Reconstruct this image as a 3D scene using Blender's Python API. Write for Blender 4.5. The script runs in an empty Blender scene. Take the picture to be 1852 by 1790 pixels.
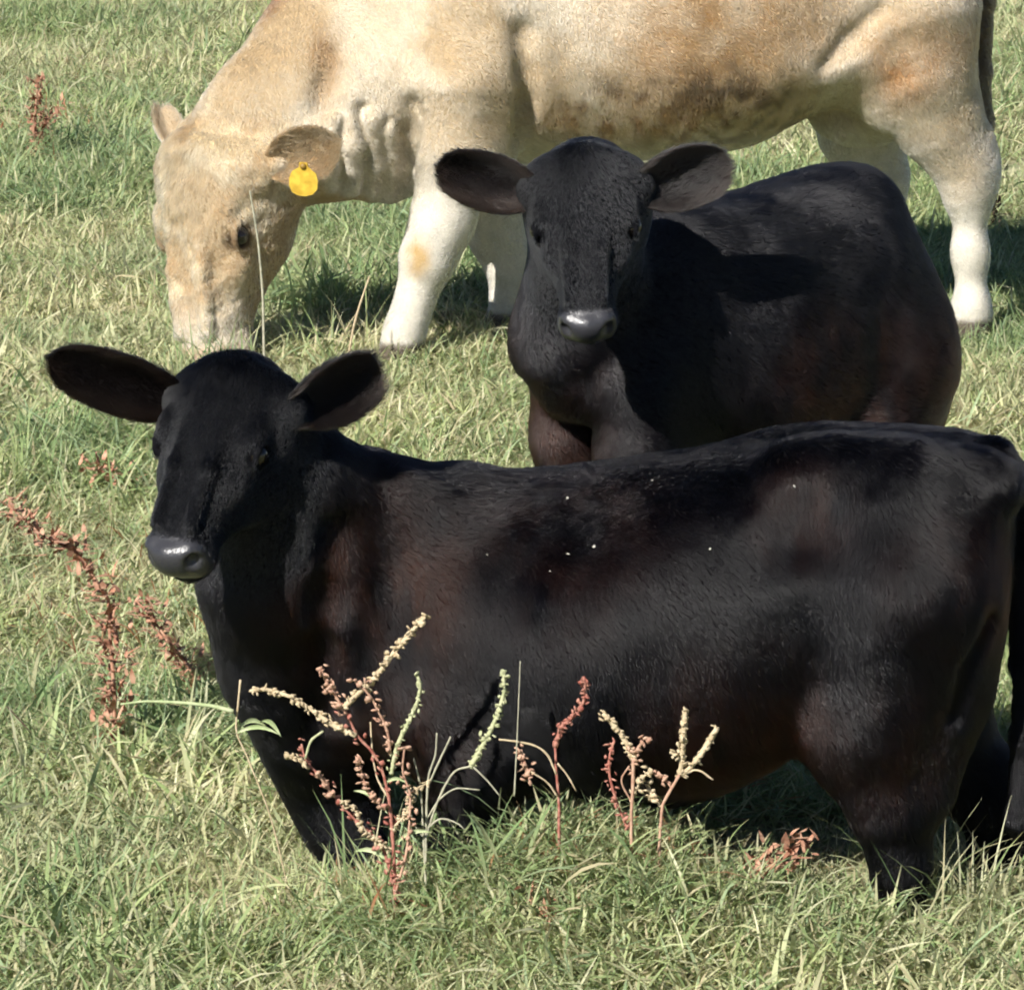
import bpy, math, random
import numpy as np

random.seed(7)
RNG = np.random.default_rng(11)

# ------------------------------------------------------------------ camera, sky, sun, exposure
F_PX, CAM_H, PITCH = 7910.0, 2.40, math.radians(13.8)      # measured on the 1852 x 1790 photograph
scene = bpy.context.scene
cam_data = bpy.data.cameras.new("camera")
cam_data.sensor_fit = 'HORIZONTAL'
cam_data.sensor_width = 36.0
cam_data.lens = F_PX / 1852.0 * 36.0
cam_data.clip_end = 3000.0
cam = bpy.data.objects.new("camera", cam_data)
scene.collection.objects.link(cam)
cam.location = (0, 0, CAM_H)
cam.rotation_euler = (math.pi / 2 - PITCH, 0, 0)
scene.camera = cam

SUN_AZ, SUN_EL = math.radians(35), math.radians(38)          # azimuth left of straight behind the camera
S_DIR = np.array([-math.sin(SUN_AZ) * math.cos(SUN_EL), -math.cos(SUN_AZ) * math.cos(SUN_EL), math.sin(SUN_EL)])
world = bpy.data.worlds.new("World")
scene.world = world
world.use_nodes = True
wn = world.node_tree
sky = wn.nodes.new("ShaderNodeTexSky")
sky.sky_type = 'NISHITA'
sky.sun_disc = False
sky.sun_elevation = SUN_EL
sky.altitude = 1500.0
sky.air_density = 0.7
sky.dust_density = 0.4
sky.sun_rotation = math.atan2(S_DIR[0], S_DIR[1])
bg = wn.nodes["Background"]
bg.inputs[1].default_value = 0.05
wn.links.new(sky.outputs[0], bg.inputs[0])
sun_d = bpy.data.lights.new("sun", 'SUN')
sun_d.energy = 5.0
sun_d.angle = math.radians(0.53)
sun_d.color = (1.0, 0.965, 0.91)
sun = bpy.data.objects.new("sun", sun_d)
scene.collection.objects.link(sun)
from mathutils import Vector
sun.rotation_euler = Vector(S_DIR.tolist()).to_track_quat('Z', 'Y').to_euler()
sun.location = (-6, -4, 9)

scene.view_settings.view_transform = 'Standard'
scene.view_settings.look = 'None'
scene.view_settings.exposure = 0.9
scene.view_settings.gamma = 1.0
scene.render.engine = 'CYCLES'
scene.cycles.use_denoising = True
scene.cycles.max_bounces = 4
scene.cycles.use_adaptive_sampling = True
scene.cycles.adaptive_threshold = 0.08
scene.cycles.adaptive_min_samples = 12
scene.cycles.transparent_max_bounces = 6
scene.cycles.filter_width = 2.1

# ------------------------------------------------------------------ measuring helpers
CT, ST = math.cos(PITCH), math.sin(PITCH)

def at(px, py, Y):
    """point of the plane y = Y that the photograph shows at pixel px, py"""
    u, v = (px - 926.0) / F_PX, (895.0 - py) / F_PX
    d = np.array([u, CT + v * ST, -ST + v * CT])
    return np.array([0, 0, CAM_H]) + d * (Y / d[1])

def ground(px, py, z=0.0):
    u, v = (px - 926.0) / F_PX, (895.0 - py) / F_PX
    d = np.array([u, CT + v * ST, -ST + v * CT])
    return np.array([0, 0, CAM_H]) + d * ((z - CAM_H) / d[2])

def gz(x, y):
    """height of the ground: nearly flat, with a low swell in front of the kneeling calf"""
    x, y = np.asarray(x, float), np.asarray(y, float)
    z = .140 * np.exp(-(((x - .10) / .24) ** 2 + ((y - 6.82) / .20) ** 2))
    z = z + .03 * np.exp(-(((x - .35) / .3) ** 2 + ((y - 6.75) / .2) ** 2))
    return z + .012 * np.sin(x * 2.1 + 1.0) * np.sin(y * 1.7) * np.exp(-(((y - 11) / 9) ** 2)) * (np.abs(x) < 12)

def nrm(v):
    v = np.asarray(v, float)
    return v / np.linalg.norm(v)

_perm = np.random.default_rng(3).random((64, 64, 64)).astype(np.float32)

_q, _ = np.linalg.qr(np.random.default_rng(8).normal(size=(3, 3)))
_ROT = _q

def vnoise(p, scale=1.0, seed=0):
    """value noise 0..1 at points p (n,3)"""
    q = np.asarray(p, float) * scale + seed * 17.37 + 1000.0
    i = np.floor(q).astype(int)
    f = q - i
    f = f * f * (3 - 2 * f)
    i &= 63
    j = (i + 1) & 63
    r = 0
    for a in (0, 1):
        for b in (0, 1):
            for c in (0, 1):
                w = (f[:, 0] if a else 1 - f[:, 0]) * (f[:, 1] if b else 1 - f[:, 1]) * (f[:, 2] if c else 1 - f[:, 2])
                r = r + w * _perm[(j if a else i)[:, 0], (j if b else i)[:, 1], (j if c else i)[:, 2]]
    return r

def fbm(p, scale=1.0, seed=0, octaves=3):
    r, a, t = 0, 1.0, 0
    p = np.asarray(p, float)
    for o in range(octaves):
        p = p @ _ROT
        r = r + a * vnoise(p, scale * 2 ** o, seed + o * 5)
        t += a
        a *= 0.5
    return r / t

def sstep(a, b, x):
    t = np.clip((x - a) / (b - a), 0, 1)
    return t * t * (3 - 2 * t)

# ------------------------------------------------------------------ signed-distance sculpting
class Field:
    def __init__(self, lo, hi, res):
        self.lo, self.res = np.asarray(lo, float), res
        self.n = np.ceil((np.asarray(hi) - self.lo) / res).astype(int) + 1
        self.D = np.full(self.n, 1.0, np.float32)
        self.ax = [(self.lo[k] + np.arange(self.n[k]) * res).astype(np.float32) for k in range(3)]

    def _sub(self, lo, hi, m):
        i0 = np.clip(np.floor((np.asarray(lo) - m - self.lo) / self.res).astype(int), 0, self.n - 1)
        i1 = np.clip(np.ceil((np.asarray(hi) + m - self.lo) / self.res).astype(int) + 1, 1, self.n)
        sl = tuple(slice(a, b) for a, b in zip(i0, i1))
        g = np.meshgrid(*[self.ax[k][sl[k]] for k in range(3)], indexing='ij')
        return sl, g

    def put(self, lo, hi, fn, k=0.03, cut=False):
        sl, g = self._sub(lo, hi, k + 3 * self.res)
        if 0 in g[0].shape:
            return
        d = fn(*g)
        D = self.D[sl]
        if cut:
            a, b = -D, d                           # smooth maximum of D and -d
            h = np.clip(0.5 + 0.5 * (b - a) / k, 0, 1)
            self.D[sl] = -(b + (a - b) * h - k * h * (1 - h))
        else:
            h = np.clip(0.5 + 0.5 * (d - D) / k, 0, 1)
            self.D[sl] = d + (D - d) * h - k * h * (1 - h)

    def cone(self, a, b, ra, rb, k=0.03, flat=None, cut=False):
        a, b = np.asarray(a, float), np.asarray(b, float)
        ba = b - a
        bb = max(ba @ ba, 1e-9)
        n, s = (nrm(flat[0]), flat[1]) if flat is not None else (None, 1.0)
        def fn(x, y, z):
            px, py, pz = x - a[0], y - a[1], z - a[2]
            h = np.clip((px * ba[0] + py * ba[1] + pz * ba[2]) / bb, 0, 1)
            px, py, pz = px - h * ba[0], py - h * ba[1], pz - h * ba[2]
            r = ra + (rb - ra) * h
            if n is not None:
                t = (px * n[0] + py * n[1] + pz * n[2]) * (1 / s - 1)
                px, py, pz = px + t * n[0], py + t * n[1], pz + t * n[2]
            return np.sqrt(px * px + py * py + pz * pz) - r
        m = max(ra, rb) * max(s, 1)
        self.put(np.minimum(a, b) - m, np.maximum(a, b) + m, fn, k, cut)

    def chain(self, pts, k=0.03, flat=None):
        for (a, ra), (b, rb) in zip(pts[:-1], pts[1:]):
            self.cone(a, b, ra, rb, k, flat)

    def ell(self, c, r, R=None, k=0.03, cut=False):
        c, r = np.asarray(c, float), np.asarray(r, float)
        R = np.eye(3) if R is None else np.asarray(R, float)
        def fn(x, y, z):
            px, py, pz = x - c[0], y - c[1], z - c[2]
            q = [px * R[0, j] + py * R[1, j] + pz * R[2, j] for j in range(3)]
            k0 = np.sqrt(sum((q[j] / r[j]) ** 2 for j in range(3)))
            k1 = np.sqrt(sum((q[j] / r[j] ** 2) ** 2 for j in range(3))) + 1e-6
            return k0 * (k0 - 1) / k1
        m = r.max()
        self.put(c - m, c + m, fn, k, cut)

    def loft(self, O, R, st, k=0.03, e=2.0):
        """stations: (s along R[:,0], zbot, ztop, half width, lateral shift); R columns = along, lateral, up"""
        O, R, st = np.asarray(O, float), np.asarray(R, float), np.asarray(st, float)
        st = st[np.argsort(st[:, 0])]
        S = np.linspace(st[0, 0], st[-1, 0], 240)
        cur = [_pchip(st[:, 0], st[:, j], S) for j in range(1, st.shape[1])]
        def fn(x, y, z):
            px, py, pz = x - O[0], y - O[1], z - O[2]
            s = px * R[0, 0] + py * R[1, 0] + pz * R[2, 0]
            l = px * R[0, 1] + py * R[1, 1] + pz * R[2, 1]
            u = px * R[0, 2] + py * R[1, 2] + pz * R[2, 2]
            sh = s.shape
            sf = s.ravel()
            zb, zt, hw = [np.interp(sf, S, c).reshape(sh) for c in cur[:3]]
            lc = np.interp(sf, S, cur[3]).reshape(sh) if len(cur) > 3 else 0.0
            zc, hh = 0.5 * (zb + zt), 0.5 * (zt - zb)
            a, b = np.abs(l - lc), np.abs(u - zc)
            rho = ((a / hw) ** e + (b / hh) ** e) ** (1.0 / e) + 1e-4
            d = np.sqrt(a * a + b * b) * (1 - 1 / rho)
            d = np.where(rho < 0.05, -np.minimum(hw, hh), d)
            out = np.maximum(np.maximum(S[0] - s, s - S[-1]), 0)
            return np.where(out > 0, np.sqrt(np.maximum(d, 0) ** 2 + out ** 2), d).astype(np.float32)
        # bounds
        P = []
        for q in st:
            for l in (-q[3], q[3]):
                for u in (q[1], q[2]):
                    P.append(O + R @ np.array([q[0], l + (q[4] if len(q) > 4 else 0), u]))
        P = np.array(P)
        self.put(P.min(0), P.max(0), fn, k)

    def hit(self, px, py, lo=5.0, hi=14.0):
        """first point of the sculpture on the line of sight through pixel px, py"""
        a, b = at(px, py, lo), at(px, py, hi)
        t = np.linspace(0, 1, 4000)[:, None]
        P = a + (b - a) * t
        i = np.round((P - self.lo) / self.res).astype(int)
        ok = ((i >= 0) & (i < self.n)).all(1)
        P, i = P[ok], i[ok]
        d = self.D[i[:, 0], i[:, 1], i[:, 2]]
        k = np.argmax(d < 0)
        return P[k]

    def depth(self, fn, x0, x1):
        for x in np.linspace(x0, x1, 300):
            i = np.round((fn(x) - self.lo) / self.res).astype(int)
            if self.D[i[0], i[1], i[2]] < 0:
                return x
        return x1

    def dent(self, px, py, r, depth, k=.03):
        p = self.hit(px, py)
        v = nrm(np.array([0, 0, CAM_H]) - p)
        self.ell(p + v * (r - depth), (r, r, r), k=k, cut=True)

    def groove(self, pix, r, k=.02, cut=True, inset=0.0):
        pts = [self.hit(x, y) + np.array([0, inset, 0]) for x, y in pix]
        for p, q in zip(pts[:-1], pts[1:]):
            self.cone(p, q, r, r, k, cut=cut)

    def mesh(self, smooth=3):
        D, n = self.D, self.n
        ins = D < 0
        cnt = np.zeros(n - 1, np.uint8)
        corners = [(a, b, c) for a in (0, 1) for b in (0, 1) for c in (0, 1)]
        sl = lambda o: tuple(slice(o[k], n[k] - 1 + o[k]) for k in range(3))
        for o in corners:
            cnt += ins[sl(o)]
        act = (cnt > 0) & (cnt < 8)
        idx = np.argwhere(act)
        vid = np.full(n - 1, -1, np.int32)
        vid[act] = np.arange(len(idx))
        acc = np.zeros((len(idx), 3)); num = np.zeros(len(idx))
        for o in corners:
            for k in range(3):
                if o[k]:
                    continue
                o2 = list(o); o2[k] = 1
                d1 = D[idx[:, 0] + o[0], idx[:, 1] + o[1], idx[:, 2] + o[2]]
                d2 = D[idx[:, 0] + o2[0], idx[:, 1] + o2[1], idx[:, 2] + o2[2]]
                m = (d1 < 0) != (d2 < 0)
                t = d1[m] / (d1[m] - d2[m])
                p = np.tile(np.array(o, float), (m.sum(), 1))
                p[:, k] = t
                acc[m] += p; num[m] += 1
        V = self.lo + (idx + acc / num[:, None]) * self.res
        quads = []
        for k in range(3):
            o2 = [0, 0, 0]; o2[k] = 1
            A = ins[tuple(slice(0, n[j] - o2[j]) for j in range(3))]
            B = ins[tuple(slice(o2[j], n[j]) for j in range(3))]
            e = np.argwhere(A != B)
            a, b = (k + 1) % 3, (k + 2) % 3
            e = e[(e[:, a] > 0) & (e[:, b] > 0) & (e[:, a] < n[a] - 1) & (e[:, b] < n[b] - 1)]
            flip = ~A[tuple(e.T)]
            def cell(da, db):
                q = e.copy(); q[:, a] -= da; q[:, b] -= db
                return vid[tuple(q.T)]
            q = np.stack([cell(1, 1), cell(0, 1), cell(0, 0), cell(1, 0)], 1)
            q[flip] = q[flip][:, ::-1]
            quads.append(q)
        Q = np.concatenate(quads)
        Q = Q[(Q >= 0).all(1)]
        E = np.concatenate([Q[:, [i, (i + 1) % 4]] for i in range(4)])
        for it in range(smooth * 2):
            s = np.zeros_like(V); c = np.zeros(len(V))
            for j in range(3):
                s[:, j] = np.bincount(E[:, 0], V[E[:, 1], j], len(V)) + np.bincount(E[:, 1], V[E[:, 0], j], len(V))
            c = np.bincount(E[:, 0], minlength=len(V)) + np.bincount(E[:, 1], minlength=len(V))
            V = V + (0.5 if it % 2 == 0 else -0.52) * (s / np.maximum(c, 1)[:, None] - V)
        return V, Q

def _pchip(x, y, X):
    h = np.diff(x); d = np.diff(y) / h
    m = np.zeros_like(y)
    for i in range(1, len(x) - 1):
        if d[i - 1] * d[i] > 0:
            w1, w2 = 2 * h[i] + h[i - 1], h[i] + 2 * h[i - 1]
            m[i] = (w1 + w2) / (w1 / d[i - 1] + w2 / d[i])
    m[0], m[-1] = d[0], d[-1]
    i = np.clip(np.searchsorted(x, X) - 1, 0, len(x) - 2)
    t = (X - x[i]) / h[i]
    return ((1 + 2 * t) * (1 - t) ** 2 * y[i] + t * (1 - t) ** 2 * h[i] * m[i]
            + t * t * (3 - 2 * t) * y[i + 1] + t * t * (t - 1) * h[i] * m[i + 1])

# ------------------------------------------------------------------ scene helpers
COL = scene.collection

def mesh_object(name, V, F, mat=None, parent=None, smooth=True, color=None):
    V = np.asarray(V, np.float32)
    me = bpy.data.meshes.new(name)
    if isinstance(F, np.ndarray):
        k = F.shape[1]
        me.vertices.add(len(V)); me.vertices.foreach_set("co", V.ravel())
        me.loops.add(F.size); me.loops.foreach_set("vertex_index", F.astype(np.int32).ravel())
        me.polygons.add(len(F)); me.polygons.foreach_set("loop_start", np.arange(0, F.size, k, dtype=np.int32))
        me.update(calc_edges=True)
    else:
        me.from_pydata(V.tolist(), [], F)
    if smooth:
        me.polygons.foreach_set("use_smooth", np.ones(len(me.polygons), bool))
    if color is not None:
        a = me.color_attributes.new("col", 'FLOAT_COLOR', 'POINT')
        a.data.foreach_set("color", np.concatenate([color, np.ones((len(color), 1))], 1).astype(np.float32).ravel())
    if mat is not None:
        me.materials.append(mat)
    o = bpy.data.objects.new(name, me)
    COL.objects.link(o)
    if parent is not None:
        o.parent = parent
    return o

def tag(o, label=None, category=None, group=None, kind=None):
    for k, v in (("label", label), ("category", category), ("group", group), ("kind", kind)):
        if v:
            o[k] = v
    return o

def material(name):
    m = bpy.data.materials.new(name)
    m.use_nodes = True
    return m, m.node_tree, m.node_tree.nodes["Principled BSDF"]

def plain_material(name, col, rough=0.5, spec=0.5):
    m, nt, b = material(name)
    b.inputs["Base Color"].default_value = (*col, 1)
    b.inputs["Roughness"].default_value = rough
    b.inputs["Specular IOR Level"].default_value = spec
    return m


# ------------------------------------------------------------------ cattle: shared head
class Head:
    """poll at O; Y towards the muzzle, Z out of the forehead, X to the side that faces image right"""
    def __init__(self, O, ydir, zdir, L):
        self.O = np.asarray(O, float)
        y = nrm(ydir)
        z = np.asarray(zdir, float); z = nrm(z - y * (z @ y))
        x = np.cross(z, y)
        self.x, self.y, self.z, self.L = x, y, z, L
        self.eye = {}
        self.R = np.stack([x, y, z], 1)

    def p(self, x, y, z):
        return self.O + self.L * (self.x * x + self.y * y + self.z * z)

    def local(self, P):
        return (P - self.O) @ self.R / self.L

HEAD_ST = [  # t, zbot, ztop, half width (all in head lengths)
    (-0.065, -0.22, -0.10, 0.08), (-0.055, -0.27, -0.05, 0.170), (-0.02, -0.32, 0.0, 0.232), (0.03, -0.36, 0.025, 0.262), (0.12, -0.41, 0.042, 0.272), (0.24, -0.46, 0.050, 0.262),
    (0.36, -0.47, 0.044, 0.240), (0.48, -0.45, 0.032, 0.205), (0.60, -0.39, 0.020, 0.172), (0.72, -0.33, 0.008, 0.150),
    (0.82, -0.30, -0.004, 0.142), (0.90, -0.285, -0.016, 0.146), (0.96, -0.265, -0.042, 0.138), (1.0, -0.235, -0.08, 0.108), (1.02, -0.19, -0.125, 0.04)]

EYE_X, EYE_T, EYE_Z = .205, .40, -.085

def sculpt_head(F, h, bulk=1.0):
    L = h.L
    wedge = lambda t: float(1 - .85 * sstep(.42, .85, t))
    R = np.stack([h.y, h.x, h.z], 1)
    F.loft(h.O, R, [(a * L, b * L * (1 + (bulk - 1) * wedge(a)), c * L, d * L * (1 + (bulk - 1) * wedge(a))) for a, b, c, d in HEAD_ST], k=0.03 * L / 0.38, e=2.35)
    for s in (-1, 1):
        F.ell(h.p(s * .175, .22, -.29), np.array([.065, .15, .16]) * L * bulk, h.R, k=.07 * L)    # jaw muscle
        F.ell(h.p(s * (EYE_X * bulk - .03), .33, -.045), np.array([.048, .095, .052]) * L, h.R, k=.06 * L)  # brow
        F.ell(h.p(s * .190, .48, -.125), np.array([.050, .14, .05]) * L, h.R, k=.07 * L)          # cheekbone
        xs = F.depth(lambda x: h.p(s * x, EYE_T, EYE_Z), .42, .05)
        h.eye[s] = h.p(s * (xs - .018), EYE_T, EYE_Z)
        F.ell(h.p(s * (xs + .012), EYE_T, EYE_Z), np.array([.045, .058, .042]) * L, h.R, k=.02 * L, cut=True)  # socket
        ring = lambda th, k_: h.p(s * (xs + .012 - .016 * abs(math.cos(th))), EYE_T - .064 * math.cos(th) * k_, EYE_Z + .045 * math.sin(th) * k_)
        th = np.linspace(0, math.pi, 7)
        for t0, t1 in zip(th[:-1], th[1:]):
            F.cone(ring(t0, 1.0), ring(t1, 1.0), .013 * L, .013 * L, k=.014 * L)                   # upper lid
            F.cone(ring(-t0, 1.05), ring(-t1, 1.05), .008 * L, .008 * L, k=.014 * L)               # lower lid
        F.cone(h.p(s * .10, .30, .005), h.p(s * .095, .55, .014), .030 * L, .032 * L, k=.03 * L)
        F.cone(h.p(s * .095, .55, .014), h.p(s * .090, .84, -.012), .032 * L, .030 * L, k=.035 * L)  # edge of the nose bone
        F.ell(h.p(s * .095, .945, -.085), np.array([.052, .060, .062]) * L, h.R, k=.045 * L)       # nostril wing
        F.ell(h.p(s * .085, .92, -.19), np.array([.070, .085, .070]) * L, h.R, k=.05 * L)          # upper lip
    F.ell(h.p(0, .90, -.285), np.array([.095, .10, .055]) * L, h.R, k=.05 * L)                     # chin
    F.ell(h.p(0, .01, -.01), np.array([.14, .09, .045]) * L, h.R, k=.06 * L)                        # poll
    F.ell(h.p(0, .975, -.115), np.array([.108, .075, .105]) * L, h.R, k=.04 * L)                    # nose pad
    for s in (-1, 1):
        F.ell(h.p(s * .120, 1.01, -.085), np.array([.036, .065, .046]) * L, h.R, k=.014 * L, cut=True)  # nostril
        F.cone(h.p(s * .125, 1.0, -.085), h.p(s * .175, .945, -.115), .018 * L, .010 * L, k=.012 * L, cut=True)
        F.cone(h.p(s * .0, 1.03, -.215), h.p(s * .11, .945, -.238), .008 * L, .009 * L, k=.012 * L, cut=True)  # mouth
        F.cone(h.p(s * .11, .945, -.238), h.p(s * .135, .80, -.235), .009 * L, .005 * L, k=.012 * L, cut=True)
    F.cone(h.p(0, 1.045, -.15), h.p(0, 1.03, -.215), .005 * L, .006 * L, k=.012 * L, cut=True)    # philtrum

def ear_grid(base, tip, wide, length=None, width=.06, cup=.03, thick=.006, nu=26, nv=15, face=None):
    """a cupped leaf-shaped ear; wide = direction of its breadth, face = direction the hollow looks"""
    base, tip = np.asarray(base, float), np.asarray(tip, float)
    e = tip - base; l = np.linalg.norm(e); e = e / l
    w = np.asarray(wide, float); w = nrm(w - e * (w @ e))
    n = np.cross(e, w)
    if face is not None and n @ np.asarray(face) < 0:
        n = -n
    U = np.linspace(0, 1, nu); Vv = np.linspace(-1, 1, nv)
    prof = _pchip(np.array([0, .12, .3, .5, .7, .86, .95, 1.0]), np.array([.44, .66, .95, 1.06, 1.0, .82, .56, .14]), U)
    V, F = [], []
    for side in (0, 1):
        for i, u in enumerate(U):
            for v in Vv:
                c = cup * (1 - .5 * u) * (v * v) * prof[i] - cup * .35 * math.sin(u * math.pi)
                t = thick * (1 - v * v * .8) * (1 - .6 * u)
                bend = -.10 * l * u * u
                wv = width * prof[i] * v
                p = base + e * l * u + w * wv + n * (c + bend + (t if side == 0 else -t))
                V.append(p)
    N = nu * nv
    for s in (0, 1):
        for i in range(nu - 1):
            for j in range(nv - 1):
                a = s * N + i * nv + j
                q = [a, a + 1, a + nv + 1, a + nv]
                F.append(q if s == 0 else q[::-1])
    rim = [i * nv for i in range(nu)] + [(nu - 1) * nv + j for j in range(1, nv)] + [i * nv + nv - 1 for i in range(nu - 2, -1, -1)]
    for a, b in zip(rim[:-1], rim[1:]):
        F.append([a, b, b + N, a + N])
    V = np.array(V); F = np.array(F)
    f = V[F[:N]]
    nn = np.cross(f[:, 1] - f[:, 0], f[:, 2] - f[:, 0]).mean(0)
    if nn @ n < 0:
        F = F[:, ::-1]
    return V, F, n

def sphere_mesh(c, r, seg=20, rings=12, R=None, scale=(1, 1, 1)):
    V, F = [], []
    for i in range(rings + 1):
        th = math.pi * i / rings
        for j in range(seg):
            ph = 2 * math.pi * j / seg
            V.append([math.sin(th) * math.cos(ph), math.sin(th) * math.sin(ph), math.cos(th)])
    for i in range(rings):
        for j in range(seg):
            a, b = i * seg + j, i * seg + (j + 1) % seg
            F.append([a, a + seg, b + seg, b])
    V = np.array(V) * np.array(scale) * r
    if R is not None:
        V = V @ np.asarray(R).T
    return V + c, np.array(F)

def vertex_normals(V, Q):
    f = V[Q]
    n = np.cross(f[:, 2] - f[:, 0], f[:, 3] - f[:, 1])
    N = np.zeros_like(V)
    for j in range(4):
        for k in range(3):
            N[:, k] += np.bincount(Q[:, j], n[:, k], len(V))
    return N / (np.linalg.norm(N, axis=1)[:, None] + 1e-12)

# ------------------------------------------------------------------ the ground
def build_ground():
    V, F = [], []
    xs = [-1500, -400, -100, -40, -20, -12] + list(np.arange(-8, 8.01, .08)) + [12, 20, 40, 100, 400, 1500]
    for y in xs:
        for x in xs:
            inside = abs(x) < 11 and abs(y) < 11
            V.append((x, y + 8, float(gz(x, y + 8)) if inside else 0.0))
    n = len(xs)
    for i in range(n - 1):
        for j in range(n - 1):
            a = i * n + j
            F.append([a, a + 1, a + n + 1, a + n])
    m, nt, b = material("soil_and_thatch")
    tc = nt.nodes.new("ShaderNodeTexCoord")
    n1 = nt.nodes.new("ShaderNodeTexNoise"); n1.inputs["Scale"].default_value = 2.2; n1.inputs["Detail"].default_value = 8
    n2 = nt.nodes.new("ShaderNodeTexNoise"); n2.inputs["Scale"].default_value = 60; n2.inputs["Detail"].default_value = 6
    mx = nt.nodes.new("ShaderNodeMath"); mx.operation = 'ADD'
    cr = nt.nodes.new("ShaderNodeValToRGB")
    cr.color_ramp.elements[0].position = 0.75; cr.color_ramp.elements[0].color = (0.19, 0.19, 0.10, 1)
    cr.color_ramp.elements[1].position = 1.25; cr.color_ramp.elements[1].color = (0.38, 0.36, 0.22, 1)
    nt.links.new(tc.outputs["Object"], n1.inputs["Vector"]); nt.links.new(tc.outputs["Object"], n2.inputs["Vector"])
    nt.links.new(n1.outputs[0], mx.inputs[0]); nt.links.new(n2.outputs[0], mx.inputs[1])
    mr = nt.nodes.new("ShaderNodeMapRange"); mr.inputs["From Min"].default_value = 0.7; mr.inputs["From Max"].default_value = 1.3
    nt.links.new(mx.outputs[0], mr.inputs["Value"])
    cr.color_ramp.elements[0].position = 0.2; cr.color_ramp.elements[1].position = 0.8
    nt.links.new(mr.outputs[0], cr.inputs[0]); nt.links.new(cr.outputs[0], b.inputs["Base Color"])
    bp = nt.nodes.new("ShaderNodeBump"); bp.inputs["Strength"].default_value = 0.6; bp.inputs["Distance"].default_value = 0.02
    nt.links.new(n2.outputs[0], bp.inputs["Height"]); nt.links.new(bp.outputs[0], b.inputs["Normal"])
    b.inputs["Roughness"].default_value = 0.95
    o = mesh_object("pasture_ground", V, F, m, smooth=True)
    tag(o, "pasture soil and dry thatch under the grass", kind="structure")
build_ground()

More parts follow.
